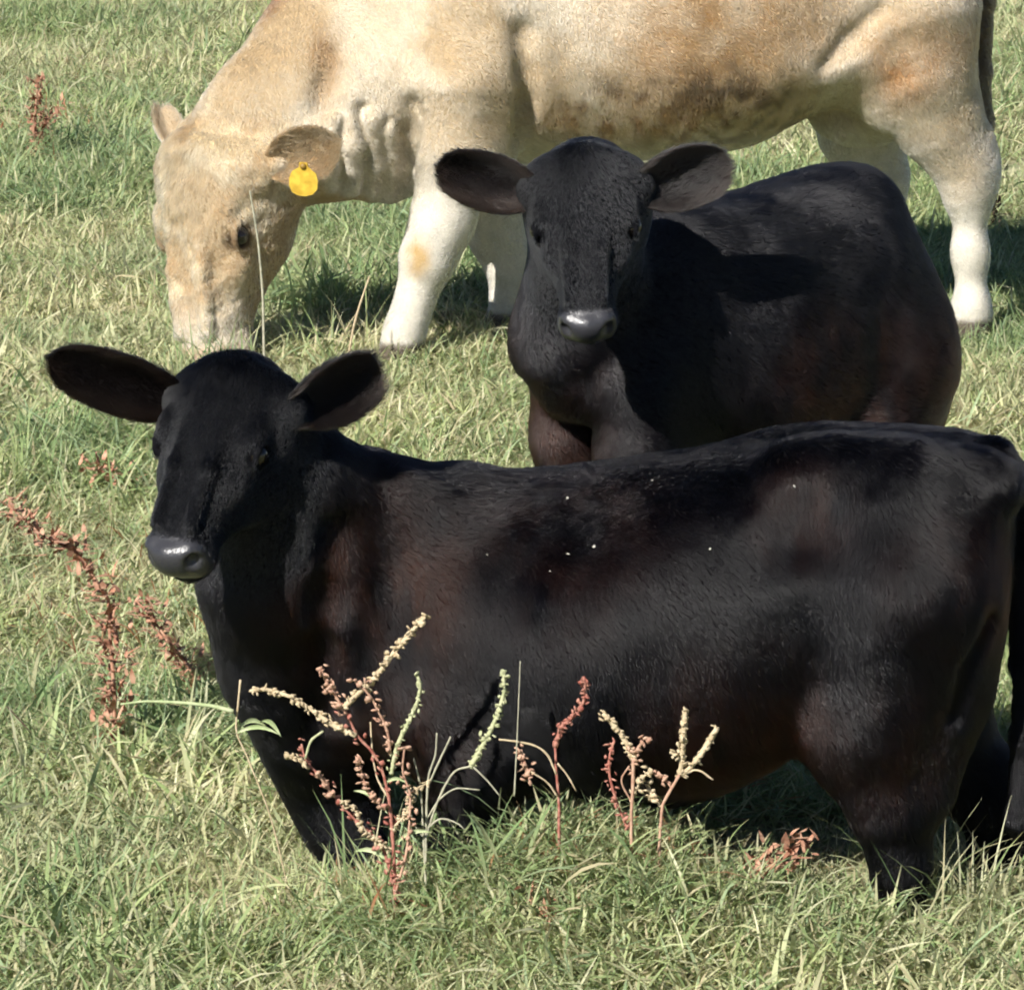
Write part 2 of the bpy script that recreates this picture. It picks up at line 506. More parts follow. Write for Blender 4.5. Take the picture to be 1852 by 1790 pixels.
# ------------------------------------------------------------------ calf A: kneeling in front
def calf_front():
    YA = lambda px: 7.15 - (px - 700) / 1050 * 0.13
    S = lambda px, py, dy=0.0: at(px, py, YA(px) + dy)
    F = Field((-0.95, 6.5, -0.03), (1.1, 7.6, 1.02), 0.0047)
    # trunk, measured along the picture's x on its slightly turned mid plane
    a, b = S(700, 1150), S(1700, 1150)
    ax = b - a; ax[2] = 0; ax = nrm(ax)
    up = np.array([0, 0, 1.0]); lat = np.cross(up, ax)
    R = np.stack([ax, lat, up], 1)
    O = np.array([a[0], a[1], 0])
    st = []
    for px, top, bot, hw in [(500, 1160, 1290, .02), (525, 1100, 1350, .075), (575, 1010, 1345, .130), (680, 900, 1368, .172), (820, 868, 1388, .205), (1000, 856, 1425, .243),
                             (1200, 830, 1436, .263), (1350, 805, 1402, .255), (1480, 789, 1318, .24), (1600, 782, 1260, .225), (1700, 786, 1210, .20),
                             (1775, 805, 1160, .15), (1818, 860, 1090, .09), (1835, 930, 1030, .03)]:
        s = (S(px, 1100) - O) @ ax
        st.append((s, S(px, bot)[2], S(px, top)[2], hw))
    F.loft(O, R, st, k=.04, e=2.25)
    # shoulder blade, ribs, hip and thigh masses
    F.ell(S(740, 1090, -.12), (.13, .07, .22), k=.06)
    F.ell(S(740, 1090, .12), (.13, .07, .22), k=.06)
    F.cone(S(640, 1180, -.10), S(850, 1330, -.13), .08, .075, k=.08)
    F.ell(S(1250, 1180, -.16), (.26, .10, .20), k=.08)
    for dy in (-.14, .14):
        F.ell(S(1490, 850, dy * .8), (.09, .05, .045), k=.09)           # hook bone
        F.ell(S(1800, 880, dy * .6), (.045, .05, .05), k=.06)            # pin bone
    # near hind leg
    F.ell(S(1640, 1110, -.12), (.155, .105, .27), k=.07)
    F.chain([(S(1640, 1080, -.13), .14), (S(1570, 1300, -.15), .105), (S(1612, 1450, -.16), .062), (S(1632, 1560, -.165), .041), (S(1628, 1625, -.165), .042)], k=.05)
    F.cone(S(1690, 1250, -.10), S(1670, 1420, -.13), .08, .05, k=.05)
    F.cone(S(1480, 1240, -.16), S(1530, 1370, -.15), .03, .035, k=.06)     # flank fold
    # far hind leg, set further back
    F.ell(S(1655, 1110, .12), (.145, .10, .27), k=.07)
    F.chain([(S(1650, 1080, .12), .14), (S(1650, 1280, .13), .105), (S(1785, 1430, .13), .06), (S(1838, 1480, .13), .052), (S(1815, 1530, .12), .040), (S(1795, 1575, .11), .042)], k=.05)
    # forelegs: folded, resting on the knees
    F.chain([(S(800, 1280, -.13), .09), (S(860, 1390, -.15), .075), (S(842, 1490, -.16), .055), (S(828, 1570, -.17), .048)], k=.05)
    F.chain([(S(828, 1575, -.17), .045), (S(960, 1590, -.15), .032), (S(1040, 1590, -.14), .036)], k=.03)
    F.chain([(S(580, 1310, -.02), .105), (S(592, 1400, .0), .070), (S(614, 1490, -.02), .050), (S(640, 1560, -.04), .048)], k=.06)
    F.chain([(S(640, 1560, -.04), .045), (S(730, 1570, 0), .032), (S(800, 1570, 0), .036)], k=.03)
    # neck: swings towards the camera so that the head stands in front of the chest
    h = Head(at(416, 664, 6.90), (-.29, -.59, -.755), (-.34, -.70, .60), .340)
    F.chain([(S(800, 990, 0), .14), (S(660, 955, -.05), .115), (S(540, 880, -.16), .10), (h.p(0, .08, -.20), .08)], k=.06, flat=((.6, .8, 0), .85))
    F.chain([(S(640, 1140, -.02), .165), (S(540, 1050, -.13), .125), (h.p(0, .22, -.36), .095)], k=.07)
    F.chain([(S(588, 1300, -.03), .108), (S(530, 1190, -.07), .112), (S(475, 1050, -.14), .10)], k=.06)
    F.dent(1405, 925, .22, .003, .010)
    F.groove([(610, 960), (590, 1080), (572, 1180), (585, 1290)], .016, k=.05)
    F.groove([(1790, 1120), (1750, 1200), (1730, 1290)], .008, k=.03)
    sculpt_head(F, h, 1.31)
    # ear roots
    ears = []
    for s, tip, wdir in ((-1, at(94, 655, 6.88), (.25, 0, 1)), (1, at(697, 668, 6.98), (-.35, 0, 1))):
        base = h.p(s * .29, .13, -.16)
        out = nrm(tip - base)
        F.cone(h.p(s * .14, .14, -.17), base + out * .004, .036, .013, k=.045)
        ears.append((base - out * .014, tip, wdir))
    # tail
    F.chain([(S(1795, 830, 0), .035), (S(1838, 880, -.01), .03), (S(1850, 1000, -.03), .023), (S(1852, 1200, -.03), .018), (S(1851, 1330, -.03), .018), (S(1850, 1480, -.03), .026), (S(1853, 1540, -.03), .008)], k=.02)
    return F, h, ears, dict(S=S, ax=ax)

# ------------------------------------------------------------------ calf B: standing behind
def calf_back():
    be = math.radians(39)
    fw = np.array([-math.cos(be), -math.sin(be), 0]); up = np.array([0, 0, 1.0]); le = np.cross(up, fw)
    KS = .70                                                  # this calf is short in the body
    C = np.array([.105, 7.82, 0]) - fw * .56 * KS
    L = lambda s, l, z: C + fw * s * KS + le * l + up * z
    R = np.stack([fw, le, up], 1)
    F = Field((-.45, 7.25, -.03), (1.25, 9.05, 1.24), 0.0052)
    st = [(.60, .66, .72, .03), (.57, .64, .78, .075), (.50, .63, .85, .110), (.40, .60, .93, .138), (.22, .52, .99, .19), (0, .475, .985, .235), (-.16, .48, .995, .24),
          (-.34, .53, 1.015, .22), (-.45, .57, 1.02, .17), (-.54, .62, .965, .11), (-.585, .70, .82, .04)]
    F.loft(C, R, [(q[0] * KS,) + q[1:] for q in st], k=.04, e=2.25)
    for s in (-1, 1):
        F.ell(L(.34, s * .108, .72), (.10, .06, .18), np.stack([fw, le, up], 1), k=.06)
        F.ell(L(-.42, s * .125, .66), (.14, .10, .22), np.stack([fw, le, up], 1), k=.07)
        # forelegs
        F.chain([(L(.45, s * .092, .70), .074), (L(.45, s * .092, .56), .058), (L(.45, s * .095, .32), .042), (L(.435, s * .11, .12), .028), (L(.45, s * .11, .04), .034)], k=.05)
        # hind legs
        F.chain([(L(-.40, s * .13, .66), .13), (L(-.32, s * .14, .54), .095), (L(-.50, s * .13, .40), .058), (L(-.52, s * .13, .32), .042), (L(-.49, s * .13, .13), .03), (L(-.46, s * .13, .04), .036)], k=.05)
        F.cone(L(-.55, s * .09, .66), L(-.52, s * .11, .44), .07, .045, k=.05)
    h = Head(at(1055, 282, 7.63), (.01, -.52, -.85), (-.08, -.84, .52), .318)
    F.chain([(L(.34, 0, .78), .145), (L(.50, .0, .85), .092), (h.p(0, .12, -.25), .095)], k=.06)
    F.chain([(L(.47, 0, .75), .098), (L(.55, 0, .79), .082), (h.p(0, .25, -.42), .085)], k=.06)
    F.cone(L(.54, 0, .69), L(.60, 0, .76), .055, .075, k=.05)
    sculpt_head(F, h, 1.33)
    ears = []
    for s, tip, wdir in ((-1, at(795, 305, 7.62), (.3, 0, 1)), (1, at(1322, 300, 7.66), (-.3, 0, 1))):
        base = h.p(s * .29, .14, -.16)
        out = nrm(tip - base)
        F.cone(h.p(s * .14, .14, -.17), base + out * .004, .036, .013, k=.045)
        ears.append((base - out * .014, tip, wdir))
    F.chain([(L(-.54, 0, .90), .032), (L(-.61, 0, .84), .026), (L(-.63, 0, .6), .018), (L(-.62, 0, .36), .022), (L(-.62, 0, .25), .008)], k=.025)
    return F, h, ears, dict(L=L, fw=fw, le=le)

# ------------------------------------------------------------------ cow C: grazing behind
def cow():
    YC = lambda px: 11.45 + (px - 750) / 1000 * .28
    S = lambda px, py, dy=0.0: at(px, py, YC(px) + dy)
    F = Field((-1.15, 10.4, -.03), (1.75, 12.5, 1.50), 0.0075)
    a, b = S(750, 300), S(1700, 300)
    ax = b - a; ax[2] = 0; ax = nrm(ax)
    up = np.array([0, 0, 1.0]); lat = np.cross(up, ax)
    R = np.stack([ax, lat, up], 1)
    O = np.array([a[0], a[1], 0])
    st = []
    for px, top, bot, hw in [(600, 40, 160, .03), (640, -30, 235, .12), (720, -140, 280, .20), (800, -200, 300, .25), (900, -235, 292, .285), (1050, -232, 285, .335), (1200, -228, 282, .37), (1330, -226, 258, .365),
                             (1450, -230, 205, .33), (1550, -238, 140, .30), (1630, -238, 90, .26), (1690, -222, 40, .19), (1732, -190, -30, .11), (1750, -140, -80, .04)]:
        s = (S(px, 100) - O) @ ax
        st.append((s, S(px, bot)[2], S(px, top)[2], hw))
    F.loft(O, R, st, k=.06, e=2.3)
    # shoulder, near foreleg
    for dy in (-.20, .20):
        F.ell(S(850, 60, dy), (.17, .10, .34), k=.10)
        F.ell(S(1625, 10, dy), (.20, .13, .33), k=.10)
        F.ell(S(1480, -190, dy * 1.1), (.10, .07, .07), k=.08)
    F.chain([(S(840, 150, -.22), .15), (S(835, 270, -.22), .115), (S(800, 400, -.22), .072), (S(772, 470, -.22), .060), (S(750, 545, -.22), .040), (S(732, 600, -.22), .042), (S(722, 640, -.22), .052)], k=.06)
    # far foreleg, bent back
    F.chain([(S(850, 200, .18), .13), (S(880, 320, .17), .10), (S(900, 420, .15), .068), (S(932, 505, .13), .056), (S(922, 560, .12), .042), (S(905, 612, .11), .045), (S(897, 640, .11), .055)], k=.06)
    # near hind leg
    F.chain([(S(1635, 40, -.18), .19), (S(1655, 130, -.20), .135), (S(1700, 230, -.20), .092), (S(1745, 300, -.20), .072), (S(1754, 340, -.20), .054), (S(1755, 460, -.20), .037), (S(1757, 560, -.20), .040), (S(1758, 612, -.20), .050)], k=.07)
    F.cone(S(1670, 40, -.14), S(1740, 260, -.19), .11, .045, k=.06)
    F.cone(S(1765, 250, -.19), S(1768, 310, -.20), .035, .042, k=.04)
    # far hind leg
    F.chain([(S(1590, 50, .18), .20), (S(1560, 150, .20), .135), (S(1555, 240, .22), .095), (S(1590, 320, .22), .07), (S(1595, 450, .22), .045), (S(1590, 545, .22), .045), (S(1590, 580, .22), .058)], k=.07)
    # udder
    F.ell(S(1560, 190, .02), (.15, .14, .11), k=.06)
    for q in ((1520, 245, -.06), (1575, 245, -.06), (1530, 240, .08)):
        F.cone(S(q[0], q[1] - 25, q[2]), S(q[0], q[1], q[2]), .022, .014, k=.02)
    # flank fold
    F.cone(S(1400, 120, -.30), S(1560, 100, -.26), .03, .05, k=.09)
    # neck
    h = Head(S(338, 268, -.12), (.02, -.16, -.98), (-.70, -.68, .12), .57)
    n = (.25, 1, 0)
    F.chain([(S(860, 40, 0), .33), (S(710, 120, -.03), .27), (S(580, 200, -.07), .205), (h.p(0, .10, -.25), .16)], k=.08, flat=(n, .72))
    F.chain([(S(740, 70, 0), .24), (S(590, 95, -.05), .17), (S(475, 195, -.09), .12), (h.p(0, .05, -.12), .085)], k=.08, flat=(n, .6))
    F.chain([(S(770, 250, -.02), .14), (S(690, 285, -.06), .10), (S(610, 285, -.12), .09)], k=.07, flat=(n, .5))
    sculpt_head(F, h, 1.15)
    ears = []
    for s, base, tip, wdir in ((1, at(503, 296, 11.13), at(602, 262, 10.99), (-.25, 0, 1)), (-1, at(322, 275, 11.40), at(292, 190, 11.50), (1, .2, .2))):
        out = nrm(tip - base)
        F.cone(h.p(s * .20, .10, -.18), base + out * .01, .06, .016, k=.07)
        ears.append((base - out * .02, tip, wdir))
    # loose skin: folds down the side of the throat, creases at the elbow and the flank
    for pix in ([(618, 205), (612, 250), (616, 300), (612, 338)], [(650, 200), (656, 250), (660, 300), (656, 345)], [(690, 225), (694, 280), (690, 350)], [(722, 240), (728, 300), (724, 352)]):
        F.groove(pix, .022, k=.020)
    for pix in ([(600, 215), (594, 300), (596, 335)], [(634, 200), (638, 260), (638, 340)], [(674, 215), (678, 290), (674, 348)], [(706, 235), (710, 300), (708, 350)]):
        F.groove(pix, .022, k=.026, cut=False, inset=.010)
    F.groove([(945, 60), (950, 130), (952, 190), (940, 250)], .018, k=.05)
    F.groove([(745, 190), (742, 240), (748, 300)], .014, k=.04)
    F.groove([(1590, 20), (1540, 70), (1495, 115)], .012, k=.05)
    F.groove([(600, 100), (590, 150), (575, 200)], .014, k=.06)
    # tail
    F.chain([(S(1725, -200, 0), .05), (S(1768, -150, .0), .035), (S(1778, 0, .02), .022), (S(1776, 130, .02), .022), (S(1772, 220, .02), .032), (S(1770, 290, .02), .010)], k=.03)
    return F, h, ears, dict(S=S, ax=ax)


# ------------------------------------------------------------------ coats
def hair_material(name, rough, radial, coat=0.0, ior=1.55):
    m = bpy.data.materials.new(name); m.use_nodes = True
    nt = m.node_tree; nt.nodes.clear()
    out = nt.nodes.new("ShaderNodeOutputMaterial")
    h = nt.nodes.new("ShaderNodeBsdfHairPrincipled"); h.model = 'CHIANG'; h.parametrization = 'COLOR'
    a = nt.nodes.new("ShaderNodeAttribute"); a.attribute_name = "hcol"
    nt.links.new(a.outputs["Color"], h.inputs["Color"])
    h.inputs["Roughness"].default_value = rough
    h.inputs["Radial Roughness"].default_value = radial
    r = nt.nodes.new("ShaderNodeAttribute"); r.attribute_name = "hrough"
    ad = nt.nodes.new("ShaderNodeMath"); ad.operation = 'ADD'; ad.inputs[1].default_value = rough
    nt.links.new(r.outputs["Fac"], ad.inputs[0]); nt.links.new(ad.outputs[0], h.inputs["Roughness"])
    i = nt.nodes.new("ShaderNodeAttribute"); i.attribute_name = "hface"
    ai = nt.nodes.new("ShaderNodeMath"); ai.operation = 'MULTIPLY_ADD'; ai.inputs[1].default_value = max(1.45 - ior, 0); ai.inputs[2].default_value = ior
    nt.links.new(i.outputs["Fac"], ai.inputs[0]); nt.links.new(ai.outputs[0], h.inputs["IOR"])
    if coat: h.inputs["Coat"].default_value = coat
    h.inputs["Random Roughness"].default_value = 0.2
    nt.links.new(h.outputs[0], out.inputs[0])
    return m

HAIR_DARK = hair_material("sleek_black_hair", .27, .35, ior=1.33)
HAIR_BRIGHTENED = hair_material("brightened_black_hair", .27, .35, ior=1.50)  # same black hair, reflectance raised to brighten the standing calf's lit flank
HAIR_TAN = hair_material("tan_hair", .55, .8)
scene.cycles_curves.shape = 'RIBBONS'
scene.cycles_curves.subdivisions = 2

def grow_coat(parent, V, Q, N, vcol, per_m2, length, comb, lift, radius, mat, skip, seed, jitter=.16, lod=.35, curl=0.0, face=None, rough_add=0.0):
    """short hair lying along comb(P, N); length / skip are per-vertex arrays"""
    rng = np.random.default_rng(seed)
    T = np.concatenate([Q[:, [0, 1, 2]], Q[:, [0, 2, 3]]])
    f = V[T]
    cr = np.cross(f[:, 1] - f[:, 0], f[:, 2] - f[:, 0])
    area = .5 * np.linalg.norm(cr, axis=1)
    fn = N[T].mean(1)
    cen = f.mean(1)
    view = np.array([0, 0, CAM_H]) - cen
    view /= np.linalg.norm(view, axis=1)[:, None]
    facing = (fn * view).sum(1)
    w = area * np.where(facing > -.25, 1.0, lod) * (1 - skip[T].mean(1))
    cnt = int(w.sum() * per_m2)
    t = rng.choice(len(T), cnt, p=w / w.sum())
    r1, r2 = np.sqrt(rng.random(cnt)), rng.random(cnt)
    B = np.stack([1 - r1, r1 * (1 - r2), r1 * r2], 1)[:, :, None]
    P = (V[T[t]] * B).sum(1)
    n = (N[T[t]] * B).sum(1); n /= np.linalg.norm(n, axis=1)[:, None]
    C = (vcol[T[t]] * B).sum(1)
    ln = (length[T[t]] * B[:, :, 0]).sum(1) * (.7 + .6 * rng.random(cnt))
    c = comb[T[t]]
    c = (c * B).sum(1)
    swirl = np.stack([fbm(P, 5, seed, 4), fbm(P, 5, seed + 1, 4), fbm(P, 5, seed + 2, 4)], 1) - .5
    clump = np.stack([vnoise(P, 60, seed + 3), vnoise(P, 60, seed + 4), vnoise(P, 60, seed + 5)], 1) - .5
    c = c + swirl * 1.7 + clump * .25 + rng.normal(0, jitter, (cnt, 3))
    c = c - n * (c * n).sum(1)[:, None]
    c /= np.linalg.norm(c, axis=1)[:, None] + 1e-9
    lf = (lift * (.6 + .8 * rng.random(cnt)))[:, None]
    p0 = P - n * .001
    p1 = P + (c * .5 + n * lf * .65) * ln[:, None] * 1.0
    side = np.cross(n, c)
    cu = (rng.random(cnt) - .5)[:, None] * curl
    p2 = P + (c * .95 + n * lf * .95 + side * cu) * ln[:, None]
    pts = np.stack([p0, p1, p2], 1)
    org = np.array(parent.location)
    pts = (pts - org).astype(np.float32)
    cv = bpy.data.hair_curves.new("coat")
    cv.add_curves([3] * cnt)
    cv.position_data.foreach_set("vector", pts.ravel())
    ra = cv.attributes.get("radius") or cv.attributes.new("radius", 'FLOAT', 'POINT')
    ra.data.foreach_set("value", (np.tile(np.array([1.0, .85, .15]), cnt) * radius).astype(np.float32))
    cv.attributes.new("hcol", 'FLOAT_COLOR', 'CURVE')
    v = (.75 + .5 * rng.random(cnt))[:, None]
    cv.attributes["hcol"].data.foreach_set("color", np.concatenate([np.clip(C * v, 0, .9), np.ones((cnt, 1))], 1).astype(np.float32).ravel())
    cv.attributes.new("hrough", 'FLOAT', 'CURVE')
    cv.attributes["hrough"].data.foreach_set("value", (.12 * (face[T[t]] * B[:, :, 0]).sum(1) + rough_add + .30 * (fbm(P, 26, seed + 9, 3) - .5)).astype(np.float32))
    cv.attributes.new("hface", 'FLOAT', 'CURVE')
    cv.attributes["hface"].data.foreach_set("value", (face[T[t]] * B[:, :, 0]).sum(1).astype(np.float32))
    cv.materials.append(mat)
    o = bpy.data.objects.new("coat", cv)
    COL.objects.link(o)
    o.parent = parent
    return o

def head_masks(V, h):
    q = h.local(V)
    near = sstep(1.25, 1.0, np.abs(q[:, 1] - .45) * 2 - .0) * sstep(.62, .5, np.abs(q[:, 2] + .2)) * sstep(.45, .36, np.abs(q[:, 0]))
    pad = sstep(.885, .925, q[:, 1] - .22 * np.maximum(0, -.13 - q[:, 2]) + .10 * np.maximum(np.abs(q[:, 0]) - .08, 0)) * sstep(-.285, -.255, q[:, 2]) * sstep(.30, .2, np.abs(q[:, 0]))
    return q, near, pad

HIDE, ht, hb = material("hide")
_a = ht.nodes.new("ShaderNodeAttribute"); _a.attribute_name = "col"
_w = ht.nodes.new("ShaderNodeAttribute"); _w.attribute_name = "wet"
ht.links.new(_a.outputs["Color"], hb.inputs["Base Color"])
_m = ht.nodes.new("ShaderNodeMapRange"); _m.inputs["To Min"].default_value = .8; _m.inputs["To Max"].default_value = .33
ht.links.new(_w.outputs["Fac"], _m.inputs["Value"]); ht.links.new(_m.outputs[0], hb.inputs["Roughness"])
_s = ht.nodes.new("ShaderNodeMapRange"); _s.inputs["To Min"].default_value = .1; _s.inputs["To Max"].default_value = .45
ht.links.new(_w.outputs["Fac"], _s.inputs["Value"]); ht.links.new(_s.outputs[0], hb.inputs["Specular IOR Level"])
_v = ht.nodes.new("ShaderNodeTexVoronoi"); _v.inputs["Scale"].default_value = 330
_tc = ht.nodes.new("ShaderNodeTexCoord"); ht.links.new(_tc.outputs["Object"], _v.inputs["Vector"])
_b = ht.nodes.new("ShaderNodeBump"); _b.inputs["Strength"].default_value = .3; _b.inputs["Distance"].default_value = .0012
ht.links.new(_v.outputs["Distance"], _b.inputs["Height"]); ht.links.new(_b.outputs[0], hb.inputs["Normal"])
EYE = plain_material("eye", (.008, .006, .005), .08, .6)

def build_animal(name, maker, dress, ear_width, ear_cup, label, category, hair_mat, per_m2, radius, lift, seed, curl=0.0, bulk=1.0, rough_add=0.0):
    F, h, ears, info = maker()
    V, Q = F.mesh()
    del F
    nb = len(V)
    ear_ids = []
    for i, (base, tip, wdir) in enumerate(ears):
        ev, ef, n = ear_grid(base, tip, wdir, width=ear_width[i] if isinstance(ear_width, tuple) else ear_width, cup=ear_cup, thick=.004 * h.L / .385, face=(-.1, -1, .1))
        ear_ids.append((len(V), len(V) + len(ev), n, nrm(tip - base)))
        Q = np.concatenate([Q, ef + len(V)]); V = np.concatenate([V, ev])
    N = vertex_normals(V, Q)
    qq = h.local(V)
    body = sstep(.75, 1.1, np.linalg.norm((qq - np.array([0, .45, -.2])) * np.array([1, .9, 1]), axis=1)); body[nb:] = 0
    V = V + N * (((fbm(V, 7, seed, 2) - .5) * .012 + (fbm(V, 20, seed + 2, 2) - .5) * .003) * body)[:, None]
    if curl:
        head = sstep(.62, .4, np.linalg.norm((qq - np.array([0, .3, -.05])) * np.array([1, .9, 1.2]), axis=1)); head[nb:] = 0
        V = V + N * ((fbm(V, 24, 61, 3) - .5) * .016 * head)[:, None]
    N = vertex_normals(V, Q)
    info.update(h=h, nb=nb, ear_ids=ear_ids)
    q, near, pad = head_masks(V, h)
    near[nb:] = 0; pad[nb:] = 0
    info.update(q=q, near=near, pad=pad)
    col, length, comb = dress(V, N, info)
    # hair on the face runs from a whorl between the eyes
    hc = h.y * 1.0
    whorl = sstep(.10, .32, q[:, 1])[:, None]
    face = h.y[None] + h.x[None] * (q[:, 0] * 2.2)[:, None]
    comb = comb * (1 - near[:, None]) + face * near[:, None]
    for a, b, n, e in ear_ids:
        comb[a:b] = e
    root = V[:nb].mean(0); root[2] = 0
    o = mesh_object(name, V - root, Q, HIDE, color=col)
    wa = o.data.attributes.new("wet", 'FLOAT', 'POINT'); wa.data.foreach_set("value", pad.astype(np.float32))
    o.location = root
    tag(o, label, category)
    for s in (-1, 1):
        ev, ef = sphere_mesh(h.eye[s] - root, .050 * h.L)
        mesh_object("eye", ev, ef, EYE, o)
    skip = np.clip(pad * 1.2, 0, 1)
    ed = np.minimum(*[np.linalg.norm(V - h.eye[s], axis=1) for s in (-1, 1)]) / h.L
    skip = np.maximum(skip, sstep(.080, .064, ed))
    grow_coat(o, V, Q, N, col, per_m2, length, comb, lift, radius, hair_mat, skip, seed, curl=curl, face=near, rough_add=rough_add)
    return o, info

def dress_calf(front):
    def fn(V, N, info):
        h, q, near, pad = info["h"], info["q"], info["near"], info["pad"]
        if front:
            S, ax = info["S"], info["ax"]
            back = ax
            blobs = [(S(660, 1080, -.2), .20, 1.0), (S(1720, 1060, -.15), .15, .7), (S(1450, 930, -.2), .10, .4), (S(1330, 1330, -.2), .20, .8), (S(1640, 1350, -.2), .16, .5),
                     (S(700, 1330, -.2), .16, .6), (S(1000, 950, -.2), .22, .25)]
        else:
            L = info["L"]
            back = -info["fw"]
            blobs = [(L(.50, -.1, .3), .22, .35), (L(-.12, .25, .62), .22, 1.0), (L(-.45, .2, .55), .25, .8), (L(.52, -.12, .62), .26, .75), (L(.46, -.12, .35), .2, .35), (L(-.3, .25, .7), .15, .4)]
        br = np.zeros(len(V))
        for c, r, s in blobs:
            d = np.linalg.norm((V - c), axis=1)
            br = np.maximum(br, s * sstep(r * 1.25, r * .15, d))
        streak = fbm(V * np.array([1, 1, .22]), 42, 4, 3)
        br = np.clip(br * sstep(.30, .72, .5 * streak + .5 * fbm(V, 9, 12, 3)) * 1.5, 0, 1) + .07 * fbm(V, 6, 8)
        br = (br * (1 - near))[:, None]
        col = np.array([.0016, .0018, .0028]) * (1 - br) + np.array([.019, .0072, .0045]) * br
        nose = pad[:, None]
        col = col * (1 - nose) + np.array([.027, .027, .031]) * nose
        hi = sstep(.0, .06, q[:, 1] - .1) * 0
        ln = np.full(len(V), .017)
        z = V[:, 2]
        ln = ln * (1 - near) + .008 * near
        crown = np.exp(-(((q[:, 0]) / .16) ** 2 + ((q[:, 1] - .02) / .13) ** 2)) * near
        ln = ln + .012 * crown
        legs = sstep(.42, .25, z) if not front else sstep(.2, .08, z)
        ln = ln * (1 - .4 * legs)
        comb = back * .75 + np.array([0, 0, -.75])
        comb = back * .5 + np.array([0, 0, -.9]) if front else comb
        comb = np.tile(comb, (len(V), 1)) * (1 - legs[:, None]) + np.array([0, 0, -1.0]) * legs[:, None]
        for a, b, n, e in info["ear_ids"]:
            inner = (N[a:b] @ n) > .2
            v = np.abs(np.tile(np.linspace(-1, 1, 15), 2 * 26))
            u = np.tile(np.repeat(np.linspace(0, 1, 26), 15), 2)
            edge = np.clip(sstep(.35, .95, v) + sstep(.75, 1, u), 0, 1)[:, None]
            ic = np.array([.0050, .0036, .0034]) * (1 - edge) + np.array([.013, .0085, .0065]) * edge
            col[a:b] = np.where(inner[:, None], ic, np.array([.004, .0035, .004]))
            ln[a:b] = np.where(inner, .012 + .016 * (1 - u) * sstep(.2, .8, v), .009) + .007 * sstep(.8, 1, v)
        return col, ln, comb
    return fn

